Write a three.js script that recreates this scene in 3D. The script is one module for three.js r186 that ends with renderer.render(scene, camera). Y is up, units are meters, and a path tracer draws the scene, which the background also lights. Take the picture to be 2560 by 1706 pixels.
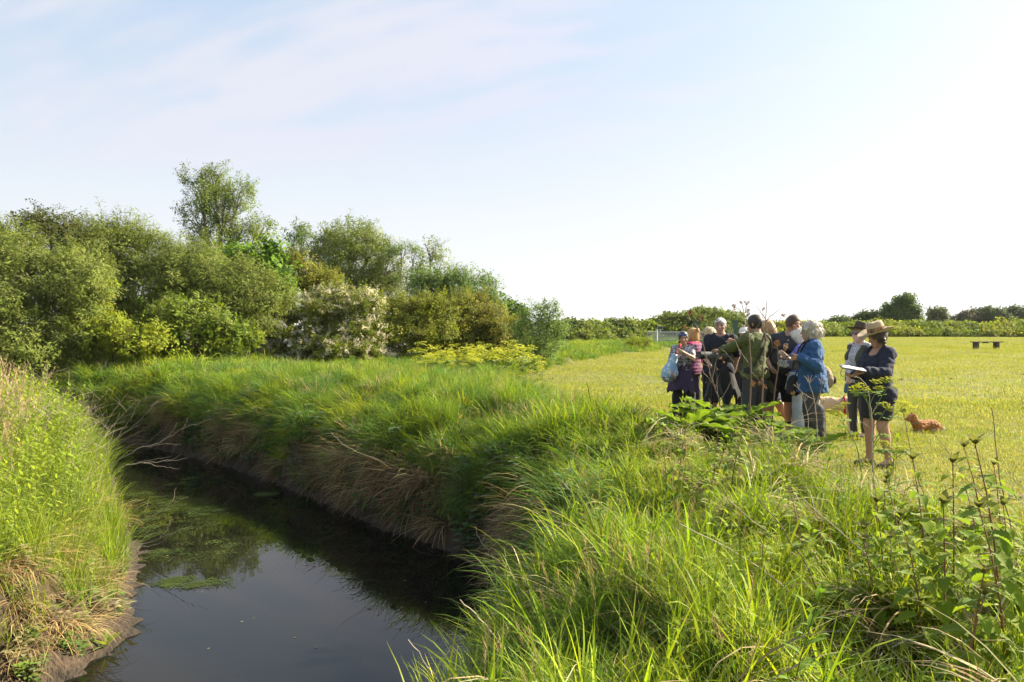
import * as THREE from 'three';
import { mergeGeometries } from 'three/addons/utils/BufferGeometryUtils.js';
import { createNoise2D, createNoise3D } from 'simplex-noise';

// ---------------------------------------------------------------- camera, sky, sun, exposure
const scene = new THREE.Scene();
const CAM_H = 1.7, PITCH = THREE.MathUtils.degToRad(1.61), F = 1707, CX = 1280, CY = 853;
const camera = new THREE.PerspectiveCamera(53.1, 1024 / 682, 0.05, 3000);
camera.position.set(0, CAM_H, 0);
camera.rotation.set(-PITCH, 0, 0);
const EXPOSURE = 3.15;
const renderer = new THREE.WebGLRenderer({ antialias: true });
renderer.toneMapping = THREE.LinearToneMapping;
renderer.toneMappingExposure = EXPOSURE;
renderer.shadowMap.enabled = true;

const SUN_AZ = THREE.MathUtils.degToRad(73), SUN_EL = THREE.MathUtils.degToRad(32);
const sunDir = new THREE.Vector3(Math.sin(SUN_AZ) * Math.cos(SUN_EL), Math.sin(SUN_EL), -Math.cos(SUN_AZ) * Math.cos(SUN_EL));
const sun = new THREE.DirectionalLight(new THREE.Color(1.0, 0.9, 0.7), 5);
sun.name = 'sun';
sun.position.copy(sunDir).multiplyScalar(120);
sun.castShadow = true;
sun.shadow.radius = 2;
sun.shadow.mapSize.set(4096, 4096);
Object.assign(sun.shadow.camera, { left: -70, right: 70, top: 70, bottom: -70, near: 1, far: 320 });
scene.add(sun, sun.target);

scene.fog = new THREE.FogExp2(new THREE.Color(0.93, 0.96, 1.0), 0.00015);
// seeded helpers
function rng(seed) { let s = seed >>> 0; return () => { s = (s + 0x6d2b79f5) | 0; let t = Math.imul(s ^ (s >>> 15), 1 | s); t = (t + Math.imul(t ^ (t >>> 7), 61 | t)) ^ t; return ((t ^ (t >>> 14)) >>> 0) / 4294967296; }; }
const n2 = createNoise2D(rng(11)), n3 = createNoise3D(rng(12));
const clamp = (x, a, b) => (x < a ? a : x > b ? b : x), lerp = (a, b, t) => a + (b - a) * t, smooth = (a, b, x) => { const t = clamp((x - a) / (b - a), 0, 1); return t * t * (3 - 2 * t); };
const fbm2 = (x, y, o = 4) => { let s = 0, a = 0.5; for (let i = 0; i < o; i++) { s += a * n2(x, y); x = x * 2.03 + 7.1; y = y * 2.03 - 3.3; a *= 0.5; } return s; };
const V = (x, y, z) => new THREE.Vector3(x, y, z);

// one sky: hazy May afternoon, thin high cirrus, bright towards the sun
{
  const W = 1024, H = 512, data = new Float32Array(W * H * 4);
  for (let r = 0; r < H; r++) {
    const up = ((r + 0.5) / H - 0.5) * Math.PI, y = Math.sin(up);
    for (let c = 0; c < W; c++) {
      const az = ((c + 0.5) / W - 0.5) * 2 * Math.PI, x = Math.cos(az) * Math.cos(up), z = Math.sin(az) * Math.cos(up);
      const yy = Math.max(y, 0.0), el = Math.asin(yy) * 57.3;
      const ang = Math.acos(clamp(x * sunDir.x + y * sunDir.y + z * sunDir.z, -1, 1)) * 57.3;
      const h = Math.exp(-Math.pow(el / 17.5, 1.8));
      // clear air
      let R = lerp(0.36, 0.885, h), G = lerp(0.545, 0.915, h), B = lerp(0.82, 0.945, h);
      // scattering round the sun
      const g1 = Math.exp(-Math.pow(ang / 27, 1.5)) * 0.95, g2 = Math.exp(-ang / 58) * 0.5;
      R += g1 + g2 * 0.98; G += g1 * 0.98 + g2 * 0.86; B += g1 * 0.93 + g2 * 0.62;
      // cirrus on a high plane, drawn out along one direction
      const k = 1 / (yy + 0.12), px = x * k, pz = z * k, u = px * 0.94 + pz * 0.34, v = -px * 0.34 + pz * 0.94;
      const w1 = fbm2(u * 0.3 + 3, v * 0.3, 3) * 0.6;
      const st = fbm2(u * 0.55 + w1, v * 2.4 + w1 * 1.4, 5), pt = fbm2(u * 0.5 + 9, v * 0.7 + 4, 4), fi = fbm2(u * 2.1 + w1 * 2, v * 9 + w1 * 3, 4);
      const cl = clamp(smooth(-0.15, 0.75, st * 0.7 + pt * 0.8 + fi * 0.4 + 0.18) * smooth(0, 0.1, yy), 0, 1) * 0.9;
      const lit = 0.84 + g1 * 0.5;
      R = lerp(R, Math.max(R, lit * 0.985), cl); G = lerp(G, Math.max(G, lit), cl); B = lerp(B, Math.max(B, lit * 1.015), cl);
      const o = (r * W + c) * 4, s = 1 / EXPOSURE;
      data[o] = R * s; data[o + 1] = G * s; data[o + 2] = B * s; data[o + 3] = 1;
    }
  }
  const sky = new THREE.DataTexture(data, W, H, THREE.RGBAFormat, THREE.FloatType);
  sky.mapping = THREE.EquirectangularReflectionMapping; sky.magFilter = THREE.LinearFilter; sky.minFilter = THREE.LinearFilter; sky.needsUpdate = true;
  scene.background = sky; scene.environment = sky;
}

// ---------------------------------------------------------------- naming and bookkeeping
const taken = new Map();
function numbered(name) { const n = taken.get(name) ?? 0; taken.set(name, n + 1); return n ? name + '_' + String(n).padStart(3, '0') : name; }
function shadow(o) { o.traverse((m) => { if (m.isMesh) { m.castShadow = true; m.receiveShadow = true; } }); return o; }
function tag(o, label, category, group, kind) { o.userData.label = label; if (category) o.userData.category = category; if (group) o.userData.group = group; if (kind) o.userData.kind = kind; return o; }
function thing(name, label, category, pos = [0, 0, 0], turn = 0, group) { const o = new THREE.Group(); o.name = numbered(name); o.position.set(...pos); o.rotation.y = turn; scene.add(o); return tag(o, label, category, group); }
function part(parent, name, geo, mat) { const m = new THREE.Mesh(geo, mat); m.name = name; parent.add(m); return m; }
function top(name, geo, mat, label, category, group, kind) { const m = new THREE.Mesh(geo, mat); m.name = numbered(name); scene.add(m); return tag(m, label, category, group, kind); }
function copyOf(src, pos, turn, label, scale = 1) { const c = src.clone(); c.name = numbered(src.name.replace(/_\d{3}$/, '')); c.userData = { ...src.userData }; c.position.set(...pos); c.rotation.set(0, turn, 0); c.scale.setScalar(scale); if (label) c.userData.label = label; scene.add(c); return c; }
function instanced(parent, name, geo, mat, list, kind = 'stuff') {   // list: {p, q, s, c}
  const m = new THREE.InstancedMesh(geo, mat, list.length), M = new THREE.Matrix4(), s = new THREE.Vector3();
  list.forEach((e, i) => { typeof e.s === 'number' ? s.setScalar(e.s) : s.copy(e.s); M.compose(e.p, e.q, s); m.setMatrixAt(i, M); m.setColorAt(i, e.c); });
  m.name = parent === scene ? numbered(name) : name; m.userData.kind = kind; parent.add(m); return m;
}
// pixel of the 2560 x 1706 photograph at a real distance -> place in the world (measuring aid)
const cp = Math.cos(PITCH), sp = Math.sin(PITCH);
function at(px, py, d) { const a = (px - CX) / F, b = -(py - CY) / F, y = b * cp - sp, z = -(cp + b * sp), k = d / -z; return V(a * k, CAM_H + y * k, -d); }
const hsl = (h, s, l) => new THREE.Color().setHSL(h, s, l);
const lin = (r, g, b) => new THREE.Color().setRGB(r, g, b);
// ---------------------------------------------------------------- lie of the land
const RB = [[-6, 3], [-3.2, 0], [-1.2, -2.6], [-0.45, -4.4], [-0.12, -5.68], [-0.02, -6.28], [0.04, -7.16], [-0.21, -7.94], [-0.93, -9.0], [-1.87, -9.81], [-2.81, -10.87], [-4.27, -12.5], [-6.08, -14.26], [-7.8, -15.6], [-9.6, -16.9], [-12, -17.8], [-16, -18.6], [-24, -19.6], [-40, -21]];
const LB = [[-40, -19.6], [-24, -18.2], [-16, -17.3], [-12.3, -16.5], [-10.2, -15.6], [-8.6, -14.3], [-7.4, -12.6], [-5.75, -10], [-4.9, -8.9], [-4.45, -8.0], [-3.95, -7.04], [-3.66, -6.49], [-3.66, -6.1], [-3.72, -5.68], [-4.0, -4.4], [-5.2, -2.4], [-7, 0], [-11, 3]];
const WATER = -1.3;
const WP = RB.concat(LB);
function seg(x, z, line) { let b = 1e9; for (let i = 0; i + 1 < line.length; i++) { const [ax, az] = line[i], [bx, bz] = line[i + 1], dx = bx - ax, dz = bz - az, t = clamp(((x - ax) * dx + (z - az) * dz) / (dx * dx + dz * dz), 0, 1), ex = x - ax - dx * t, ez = z - az - dz * t, d = ex * ex + ez * ez; if (d < b) b = d; } return Math.sqrt(b); }
function inWater(x, z) { let c = false; for (let i = 0, j = WP.length - 1; i < WP.length; j = i++) { const [xi, zi] = WP[i], [xj, zj] = WP[j]; if ((zi > z) !== (zj > z) && x < ((xj - xi) * (z - zi)) / (zj - zi) + xi) c = !c; } return c; }
const bankCache = new Map();
function bank(x, z) {   // {s: signed distance to the water's edge, right: on the field's side}
  const r = seg(x, z, RB), l = seg(x, z, LB), d = Math.min(r, l);
  return { s: inWater(x, z) ? -d : d, right: r < l };
}
const curve = (pts, s) => { if (s <= pts[0][0]) return pts[0][1]; for (let i = 0; i + 1 < pts.length; i++) if (s < pts[i + 1][0]) return lerp(pts[i][1], pts[i + 1][1], (t => t * t * (3 - 2 * t) * 0.5 + t * 0.5)((s - pts[i][0]) / (pts[i + 1][0] - pts[i][0]))); return pts[pts.length - 1][1]; };
const PR = [[0, WATER], [0.12, -1.2], [0.26, -0.92], [0.38, -0.55], [0.6, -0.3], [1.1, -0.14], [2.2, -0.02], [4, 0]];
const PL = [[0, WATER], [0.18, -1.18], [0.42, -1.0], [0.62, -0.66], [1.0, -0.46], [2.2, -0.36], [5, -0.25], [12, 0.1], [25, 0.5]];
// edge of the mown grass: x at a given z
const MOWN = [[4, 3.3], [0, 3.3], [-3, 3.35], [-4.7, 3.5], [-6.8, 3.4], [-8.2, 3.35], [-9.1, 2.7], [-9.9, 1.7], [-11.5, 1.0], [-14, 0.6], [-17, 0.0], [-20.5, -0.3], [-24, 1.2], [-33, 4.3], [-41, 9.2], [-60, 20], [-82, 24], [-2000, 24]];
function mownEdge(z) { for (let i = 0; i + 1 < MOWN.length; i++) if (z > MOWN[i + 1][0]) return lerp(MOWN[i][1], MOWN[i + 1][1], clamp((z - MOWN[i][0]) / (MOWN[i + 1][0] - MOWN[i][0]), 0, 1)); return 24; }
function ground(x, z) {
  const far = Math.hypot(x, z);
  if (far > 90) return -0.02 + (far > 130 ? -0.3 : 0);
  const b = bank(x, z), n = n2(x * 0.9, z * 0.9), f = n2(x * 3.1, z * 3.1 + 5), g = n2(x * 8, z * 8);
  if (b.s < 0) return WATER - Math.min(0.55, -b.s * 0.36) + f * 0.02 + (1 - smooth(0.05, 0.5, -b.s)) * (0.055 * n2(x * 4.3 + 3, z * 4.3) + 0.04 * n2(x * 11, z * 11));
  const wob = 1 + 0.28 * n2(x * 0.7 + 9, z * 0.7), s = Math.max(b.s * 0.3, b.s * wob + smooth(0, 0.25, b.s) * (b.right ? 0.17 : 0.1) * n2(x * 1.15 + 30, z * 1.15));
  let y = b.right ? curve(PR, s) : curve(PL, s);
  const rough = smooth(0.0, 0.4, s) * (1 - smooth(-0.6, 0.5, x - mownEdge(z)));
  y += rough * (0.06 * n + 0.04 * f + 0.012 * g) + smooth(0, 0.2, s) * 0.012 * f + smooth(0, 0.1, s) * (1 - smooth(0.5, 1.2, s)) * (0.035 * g + 0.045 * n2(x * 4.3 + 3, z * 4.3) + 0.03 * Math.abs(n2(x * 11, z * 11)));
  // the rough bank top swells a little beside the water
  if (b.right) y += rough * 0.2 * smooth(0.2, 0.8, 0.5 + 0.5 * n2(x * 0.95 + 2, z * 0.95)) * smooth(0.6, 1.2, s);
  if (b.right) y += 0.1 * smooth(0.8, 1.8, s) * (1 - smooth(3, 5, s)) * (1 - smooth(-1.2, 0.6, x - mownEdge(z)));
  y += 0.035 * fbm2(x * 0.13, z * 0.13, 2) * smooth(0, 3, x - mownEdge(z));
  return y;
}

// computed textures -------------------------------------------------
function texture(size, fn, srgb = true, rep = 1) {
  const d = new Uint8Array(size * size * 4);
  for (let y = 0; y < size; y++) for (let x = 0; x < size; x++) { const c = fn(x / size, y / size), o = (y * size + x) * 4; d[o] = clamp(c[0], 0, 1) * 255; d[o + 1] = clamp(c[1], 0, 1) * 255; d[o + 2] = clamp(c[2], 0, 1) * 255; d[o + 3] = 255; }
  const t = new THREE.DataTexture(d, size, size, THREE.RGBAFormat); t.wrapS = t.wrapT = THREE.RepeatWrapping; t.magFilter = THREE.LinearFilter; t.minFilter = THREE.LinearMipmapLinearFilter; t.repeat.set(rep, rep); if (srgb) t.colorSpace = THREE.SRGBColorSpace; t.needsUpdate = true; return t;
}
// noise that tiles: two circles in four dimensions folded into three
const tile3 = (u, v, f, seed = 0) => { const a = u * 2 * Math.PI, b = v * 2 * Math.PI; return 0.5 * (n3(Math.cos(a) * f + seed, Math.sin(a) * f, Math.cos(b) * f) + n3(Math.sin(b) * f - seed, Math.cos(b) * f + 3, Math.sin(a) * f)); };
const earthBump = texture(512, (u, v) => { let h = 0.5 + 0.22 * tile3(u, v, 1.6) + 0.16 * tile3(u, v, 4, 3) + 0.14 * tile3(u, v, 9, 5) + 0.1 * tile3(u, v, 20, 7); return [h, h, h]; }, false);
const earthTint = texture(512, (u, v) => { const a = 0.8 + 0.13 * tile3(u, v, 3, 1) + 0.15 * tile3(u, v, 9, 2) + 0.16 * tile3(u, v, 24, 4); return [a, a, a]; });

// ---------------------------------------------------------------- the ground: one sheet out to the horizon
{
  const axis = (lo, hi, step, far0, far1, grow) => { const a = []; for (let v = lo; v <= hi + 1e-6; v += step) a.push(v); let s = step; while (a[a.length - 1] < far1) { s *= grow; a.push(a[a.length - 1] + s); } s = step; while (a[0] > far0) { s *= grow; a.unshift(a[0] - s); } return a; };
  const xs = axis(-14, 6, 0.11, -1500, 1500, 1.13), zs = axis(-24, -2.2, 0.11, -2200, 200, 1.13);
  const nx = xs.length, nz = zs.length, pos = new Float32Array(nx * nz * 3), uv = new Float32Array(nx * nz * 2), col = new Float32Array(nx * nz * 3), idx = [];
  const mud = [0.085, 0.054, 0.03], wet = [0.04, 0.027, 0.015], soil = [0.06, 0.06, 0.022], turf = [0.2, 0.22, 0.014], straw = [0.29, 0.27, 0.07];
  for (let j = 0; j < nz; j++) for (let i = 0; i < nx; i++) {
    const x = xs[i], z = zs[j], k = j * nx + i, y = ground(x, z);
    pos.set([x, y, z], k * 3); uv.set([x / 2.4, z / 2.4], k * 2);
    const b = Math.hypot(x, z) < 90 ? bank(x, z) : { s: 50, right: true };
    const c = [0, 1, 2].map((q) => {
      let v = b.s < 0.04 ? wet[q] : lerp(mud[q], soil[q], smooth(0.4, 1.6, b.s + 0.3 * n2(x * 2, z * 2)));
      const m = smooth(-0.5, 0.35, x - mownEdge(z) + 0.35 * n2(x * 1.3, z * 1.3));
      const patch = clamp(0.42 + 0.75 * fbm2(x * 0.33, z * 0.5, 4), 0, 1) * 0.5 + smooth(0.35, 0.7, n2(x * 1.1 + 40, z * 1.6)) * 0.3;
      v = lerp(v, lerp(turf[q], straw[q], clamp(patch, 0, 0.7)), m);
      return v;
    });
    col.set(c, k * 3);
  }
  for (let j = 0; j + 1 < nz; j++) for (let i = 0; i + 1 < nx; i++) { const a = j * nx + i, b = a + 1, c = a + nx, d = c + 1; idx.push(a, c, b, b, c, d); }
  const g = new THREE.BufferGeometry(); g.setAttribute('position', new THREE.BufferAttribute(pos, 3)); g.setAttribute('uv', new THREE.BufferAttribute(uv, 2)); g.setAttribute('color', new THREE.BufferAttribute(col, 3)); g.setIndex(idx); g.computeVertexNormals();
  const m = new THREE.MeshStandardMaterial({ vertexColors: true, roughness: 0.92, map: earthTint, bumpMap: earthBump, bumpScale: 0.06 });
  top('ground', g, m, 'mown field, muddy stream banks and rough ground', 'ground', null, 'structure');
}
// ---------------------------------------------------------------- water
{
  const s = new THREE.Shape(); const P = RB.map(([x, z]) => [x + 0.5, z]).concat(LB.map(([x, z]) => [x - 0.5, z]));
  P.forEach(([x, z], i) => (i ? s.lineTo(x, -z) : s.moveTo(x, -z)));
  const g = new THREE.ShapeGeometry(s); g.rotateX(-Math.PI / 2); g.translate(0, WATER, 0);
  const p = g.attributes.position, uv = g.attributes.uv; for (let i = 0; i < p.count; i++) uv.setXY(i, p.getX(i) / 3, p.getZ(i) / 3);
  const ripple = texture(512, (u, v) => { const h = 0.5 + 0.25 * tile3(u, v, 1.2, 2) + 0.12 * tile3(u, v, 3, 8) + 0.03 * tile3(u, v, 8, 1); return [h, h, h]; }, false);
  const m = new THREE.MeshPhysicalMaterial({ color: lin(0.011, 0.0105, 0.008), roughness: 0.006, ior: 1.42, bumpMap: ripple, bumpScale: 0.0009, transmission: 0.3, thickness: 0 });
  top('stream_water', g, m, 'dark still stream water mirroring sky and trees', 'water', null, 'structure');
}
// ---------------------------------------------------------------- leaf and blade geometry
class Buf {
  constructor() { this.p = []; this.n = []; this.c = []; this.i = []; }
  get count() { return this.p.length / 3; }
  vert(v, n, c) { this.p.push(v.x, v.y, v.z); this.n.push(n.x, n.y, n.z); this.c.push(c[0], c[1], c[2]); return this.count - 1; }
  geo() { const g = new THREE.BufferGeometry(); g.setAttribute('position', new THREE.Float32BufferAttribute(this.p, 3)); g.setAttribute('normal', new THREE.Float32BufferAttribute(this.n, 3)); g.setAttribute('color', new THREE.Float32BufferAttribute(this.c, 3)); g.setIndex(this.i); return g; }
}
const UP = V(0, 1, 0);
// a blade: starts at b going up/out, arches over towards dir; side is its width axis
function blade(B, b, dir, len, w, lean, arch, segs, col, twist = 0) {
  const side = V(-dir.z, 0, dir.x); let a = lean, p = b.clone(), prev = null; const st = len / segs;
  if (twist) side.applyAxisAngle(dir, twist);
  for (let k = 0; k <= segs; k++) {
    const t = k / segs, ww = w * (t < 0.35 ? 0.75 + 0.7 * t : 1) * (1 - Math.pow(t, 2.2)) + (k === segs ? 0 : 0.0004);
    const d = V(dir.x * Math.sin(a), Math.cos(a), dir.z * Math.sin(a)), n = V().crossVectors(side, d).normalize();
    if (k === segs) { const i = B.vert(p, n, col); B.i.push(prev[0], prev[1], i); }
    else { const i0 = B.vert(V().copy(p).addScaledVector(side, -ww / 2), n, col), i1 = B.vert(V().copy(p).addScaledVector(side, ww / 2), n, col); if (prev) B.i.push(prev[0], prev[1], i0, prev[1], i1, i0); prev = [i0, i1]; }
    p = p.clone().addScaledVector(d, st); a += arch / segs * (0.5 + t);
  }
}
function stalk(B, pts, r0, r1, sides, col) {   // round stem through points
  let prev = null; const q = V(), t = V(), u = V(), v = V();
  for (let k = 0; k < pts.length; k++) {
    t.subVectors(pts[Math.min(k + 1, pts.length - 1)], pts[Math.max(k - 1, 0)]).normalize(); u.set(0.31, 0.2, 0.93).cross(t).normalize(); v.crossVectors(t, u);
    const r = lerp(r0, r1, k / (pts.length - 1)), ring = [];
    for (let s = 0; s < sides; s++) { const a = (s / sides) * 2 * Math.PI, n = V().addScaledVector(u, Math.cos(a)).addScaledVector(v, Math.sin(a)); ring.push(B.vert(q.copy(pts[k]).addScaledVector(n, r), n, col)); }
    if (prev) for (let s = 0; s < sides; s++) { const a = prev[s], b = prev[(s + 1) % sides], c = ring[s], d = ring[(s + 1) % sides]; B.i.push(a, b, c, b, d, c); }
    prev = ring;
  }
}
// a leaf blade with a folded midrib: outline is a list of [along 0..1, half width 0..1]
function leaf(B, base, dir, nrm, len, wid, outline, col, fold = 0.25, droop = 0.2, wave = 0) {
  dir = dir.clone().normalize(); const side = V().crossVectors(dir, nrm).normalize(), up = V().crossVectors(side, dir).normalize(); let prev = null;
  for (let k = 0; k < outline.length; k++) {
    const [t, h] = outline[k], c = V().copy(base).addScaledVector(dir, t * len).addScaledVector(up, -droop * len * t * t), hw = h * wid / 2, wv = wave ? wave * Math.sin(k * 2.1) * hw : 0;
    const slope = 2 * droop * t, nn = V().copy(up).addScaledVector(dir, slope).normalize();
    if (h < 0.02) { const i = B.vert(c, nn, col); if (prev) { if (prev.length === 3) B.i.push(prev[0], prev[1], i, prev[1], prev[2], i); } prev = [i]; continue; }
    const L = B.vert(V().copy(c).addScaledVector(side, -hw).addScaledVector(up, fold * hw + wv), V().copy(nn).addScaledVector(side, fold).normalize(), col), M = B.vert(c, nn, col), R = B.vert(V().copy(c).addScaledVector(side, hw).addScaledVector(up, fold * hw - wv), V().copy(nn).addScaledVector(side, -fold).normalize(), col);
    if (prev) { if (prev.length === 1) B.i.push(prev[0], M, L, prev[0], R, M); else B.i.push(prev[0], prev[1], L, prev[1], M, L, prev[1], prev[2], M, prev[2], R, M); }
    prev = [L, M, R];
  }
}
const OVATE = [[0, 0], [0.25, 0.85], [0.5, 1], [0.78, 0.6], [1, 0]], LANCE = [[0, 0], [0.3, 1], [0.65, 0.75], [1, 0]], ROUND = [[0, 0], [0.3, 0.95], [0.7, 0.95], [1, 0]], DIAMOND = [[0, 0], [0.4, 1], [1, 0]];
const around = (r) => { const a = r() * 2 * Math.PI; return V(Math.cos(a), 0, Math.sin(a)); };
const leafMat = (o = {}) => new THREE.MeshPhysicalMaterial({ vertexColors: true, roughness: 1, transmission: 0.48, thickness: 0, specularIntensity: 0.35, clearcoat: 0.08, clearcoatRoughness: 0.4, ...o });
const GRASS = leafMat({ clearcoat: 0.1, clearcoatRoughness: 0.36 }), DRY = leafMat({ transmission: 0.22, clearcoat: 0 }), STEM = new THREE.MeshStandardMaterial({ vertexColors: true, roughness: 0.85 }), LEAF = leafMat();

function tuft(seed, n, rad, L0, L1, w0, w1, lean0, lean1, arch0, arch1, segs, o = {}) {
  const r = rng(seed), B = new Buf();
  for (let k = 0; k < n; k++) {
    const d = o.oneWay ? V(Math.sin((r() - 0.5) * o.oneWay), 0, Math.cos((r() - 0.5) * o.oneWay)).normalize() : around(r), e = around(r), q = Math.sqrt(r()) * rad, v = 1 - (o.vr ?? 0.9) / 2 + r() * (o.vr ?? 0.9), y = 0.8 + 0.4 * r();
    if (o.radial) { d.lerp(e, o.radial).normalize(); }
    const col = r() < (o.dry ?? 0) ? [1.25 * v, 0.92 * v, 0.75 * v] : [v * y, v, v * 0.9];
    blade(B, V(e.x * q, 0, e.z * q), d, lerp(L0, L1, r()), lerp(w0, w1, r()), lerp(lean0, lean1, r()), lerp(arch0, arch1, r()), segs, col, (r() - 0.5) * (o.twist ?? 0.8));
  }
  return B;
}
const many = (n, f) => Array.from({ length: n }, (_, i) => f(i));
const T_LUSH = many(4, (i) => tuft(100 + i, 24, 0.07, 0.22, 0.6, 0.0035, 0.0085, 0.05, 0.55, 0.3, 1.9, 4, { dry: 0.05, twist: 1.4 }).geo());
const T_FAR = many(5, (i) => tuft(120 + i, 64, 0.26, 0.18, 0.5, 0.01, 0.022, 0.1, 0.9, 0.7, 2.6, 4, { dry: 0.07, twist: 1.6 }).geo());
const T_TUSSOCK = many(4, (i) => tuft(130 + i, 150, 0.15, 0.2, 0.5, 0.006, 0.014, 0.15, 1.2, 0.9, 2.4, 5, { dry: 0.1, radial: 0.75, twist: 1.2 }).geo());
const T_BROAD = many(3, (i) => tuft(140 + i, 9, 0.06, 0.35, 0.75, 0.009, 0.021, 0.05, 0.45, 0.4, 2.0, 6).geo());
const T_FINE = many(4, (i) => tuft(160 + i, 30, 0.08, 0.3, 0.7, 0.002, 0.004, 0.1, 0.8, 0.8, 2.4, 5, { dry: 0.15 }).geo());
const T_HANG = many(5, (i) => tuft(180 + i, 30, 0.12, 0.3, 0.8, 0.005, 0.013, 0.7, 1.7, 0.8, 1.9, 5, { oneWay: 2.2, twist: 1.2 }).geo());
const T_LAWN = many(4, (i) => tuft(200 + i, 380, 0.45, 0.018, 0.05, 0.003, 0.005, 0.2, 0.9, 0.1, 1.2, 2, { dry: 0.08, vr: 0.25 }).geo());
const T_LAWNFAR = many(3, (i) => tuft(210 + i, 260, 1.0, 0.03, 0.075, 0.008, 0.014, 0.2, 0.9, 0.1, 1.0, 2, { dry: 0.08, vr: 0.22 }).geo());
// flowering grass: a thin culm with a loose head
const T_CULM = many(3, (i) => { const r = rng(230 + i), B = new Buf(); for (let k = 0; k < 5; k++) { const d = around(r), L = 0.5 + r() * 0.5, p = [0, 0.35, 0.7, 1].map((t) => V(d.x * 0.22 * L * t * t + d.z * 0.04, L * t, d.z * 0.22 * L * t * t)); stalk(B, p, 0.0016, 0.001, 3, [1, 0.95, 0.7]); for (let j = 0; j < 14; j++) { const e = around(r), q = V().lerpVectors(p[2], p[3], 0.35 + 0.65 * j / 14); blade(B, q, e, 0.03 + r() * 0.03, 0.004, 0.5, 0.6, 2, [1.1, 0.9, 0.75]); } } return B.geo(); });
// leafy upright stem (willowherb and its like)
function leafyStem(seed, h, n, L, wid, col, opt = {}) {
  const r = rng(seed), B = new Buf(), d = around(r), b = opt.bend ?? 0.12, P = (t) => V(d.x * b * h * t * t, h * t, d.z * b * h * t * t);
  stalk(B, [0, 0.3, 0.6, 0.85, 1].map(P), opt.r ?? 0.003, 0.0012, 4, opt.stem ?? [0.7, 0.6, 0.4]);
  for (let k = 0; k < n; k++) { const t = 0.08 + 0.92 * k / n, a = k * 2.4 + r(), e = V(Math.cos(a), 0, Math.sin(a)), up = lerp(0.35, 1.5, t * t), v = 0.8 + 0.4 * r(); leaf(B, P(t), V(e.x, up, e.z), V(-e.x * up, 1, -e.z * up).normalize(), L * (1 - 0.45 * t) * (0.8 + 0.4 * r()), wid, LANCE, col.map((c) => c * v), 0.3, 0.35); }
  return B.geo();
}
const T_HERB = many(4, (i) => leafyStem(250 + i, 0.55 + 0.12 * i, 20, 0.13, 0.026, [1, 1.02, 0.85]));
// small broad-leaved ground plants
const T_FORB = many(4, (i) => { const r = rng(270 + i), B = new Buf(); for (let k = 0; k < 16; k++) { const e = around(r), up = 0.5 + r() * 1.4, L = 0.05 + r() * 0.07, q = V(e.x * 0.06 * r(), 0.05 + 0.2 * r(), e.z * 0.06 * r()), v = 0.8 + 0.4 * r(); stalk(B, [V(0, 0, 0), q], 0.0015, 0.001, 3, [0.8, 0.85, 0.5]); leaf(B, q, V(e.x, up * 0.4, e.z), UP, L, L * 0.6, OVATE, [v, v, v * 0.9], 0.2, 0.3); } return B.geo(); });

// ---------------------------------------------------------------- sowing
const Q = (yaw, tx = 0, tz = 0) => new THREE.Quaternion().setFromEuler(new THREE.Euler(tx, yaw, tz, 'YXZ'));
function spread(seed, x0, x1, z0, z1, tries, keep, make) {   // keep(x,z,b) -> chance; make(x,z,y,b,r) -> {s,c,q}
  const r = rng(seed), out = [];
  for (let k = 0; k < tries; k++) { const x = lerp(x0, x1, r()), z = lerp(z0, z1, r()), b = bank(x, z), u = r(); if (u > keep(x, z, b, r)) continue; const y = ground(x, z), e = make(x, z, y, b, r); if (e) out.push({ p: V(x, y - 0.01, z), q: Q(r() * 6.28, (r() - 0.5) * 0.3, (r() - 0.5) * 0.3), ...e }); }
  return out;
}
const tint = (r, a, b, v = 0.3) => { const t = r(), k = 1 - v / 2 + v * r(); return lin(lerp(a[0], b[0], t) * k, lerp(a[1], b[1], t) * k, lerp(a[2], b[2], t) * k); };
function baked(parent, name, geo, mat, list) {
  const p = geo.attributes.position, n = geo.attributes.normal, c = geo.attributes.color, ix = geo.index.array, N = p.count, P = new Float32Array(N * list.length * 3), NN = P.slice(), CC = P.slice(), I = new Uint32Array(ix.length * list.length), v = V(), s = V();
  list.forEach((e, k) => { typeof e.s === 'number' ? s.setScalar(e.s) : s.copy(e.s); for (let i = 0; i < N; i++) { const o = (k * N + i) * 3; v.fromBufferAttribute(p, i).multiply(s).applyQuaternion(e.q).add(e.p).toArray(P, o); v.fromBufferAttribute(n, i).applyQuaternion(e.q).toArray(NN, o); CC[o] = c.getX(i) * e.c.r; CC[o + 1] = c.getY(i) * e.c.g; CC[o + 2] = c.getZ(i) * e.c.b; } for (let j = 0; j < ix.length; j++) I[k * ix.length + j] = ix[j] + k * N; });
  const g = new THREE.BufferGeometry(); g.setAttribute('position', new THREE.BufferAttribute(P, 3)); g.setAttribute('normal', new THREE.BufferAttribute(NN, 3)); g.setAttribute('color', new THREE.BufferAttribute(CC, 3)); g.setIndex(new THREE.BufferAttribute(I, 1));
  const m = new THREE.Mesh(g, mat); m.name = name; m.userData.kind='stuff'; parent.add(m); return m;
}
function sow(name, geos, mat, list, label, category, seed = 1, bake = false) {
  const r = rng(seed), bins = geos.map(() => []); list.forEach((e) => bins[Math.floor(r() * geos.length)].push(e));
  const g = new THREE.Group(); g.name = numbered(name); scene.add(g); tag(g, label, category, null, 'stuff');
  geos.forEach((geo, i) => bins[i].length && (bake ? baked : instanced)(g, 'tuft', geo, mat, bins[i]));
  return g;
}
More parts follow.
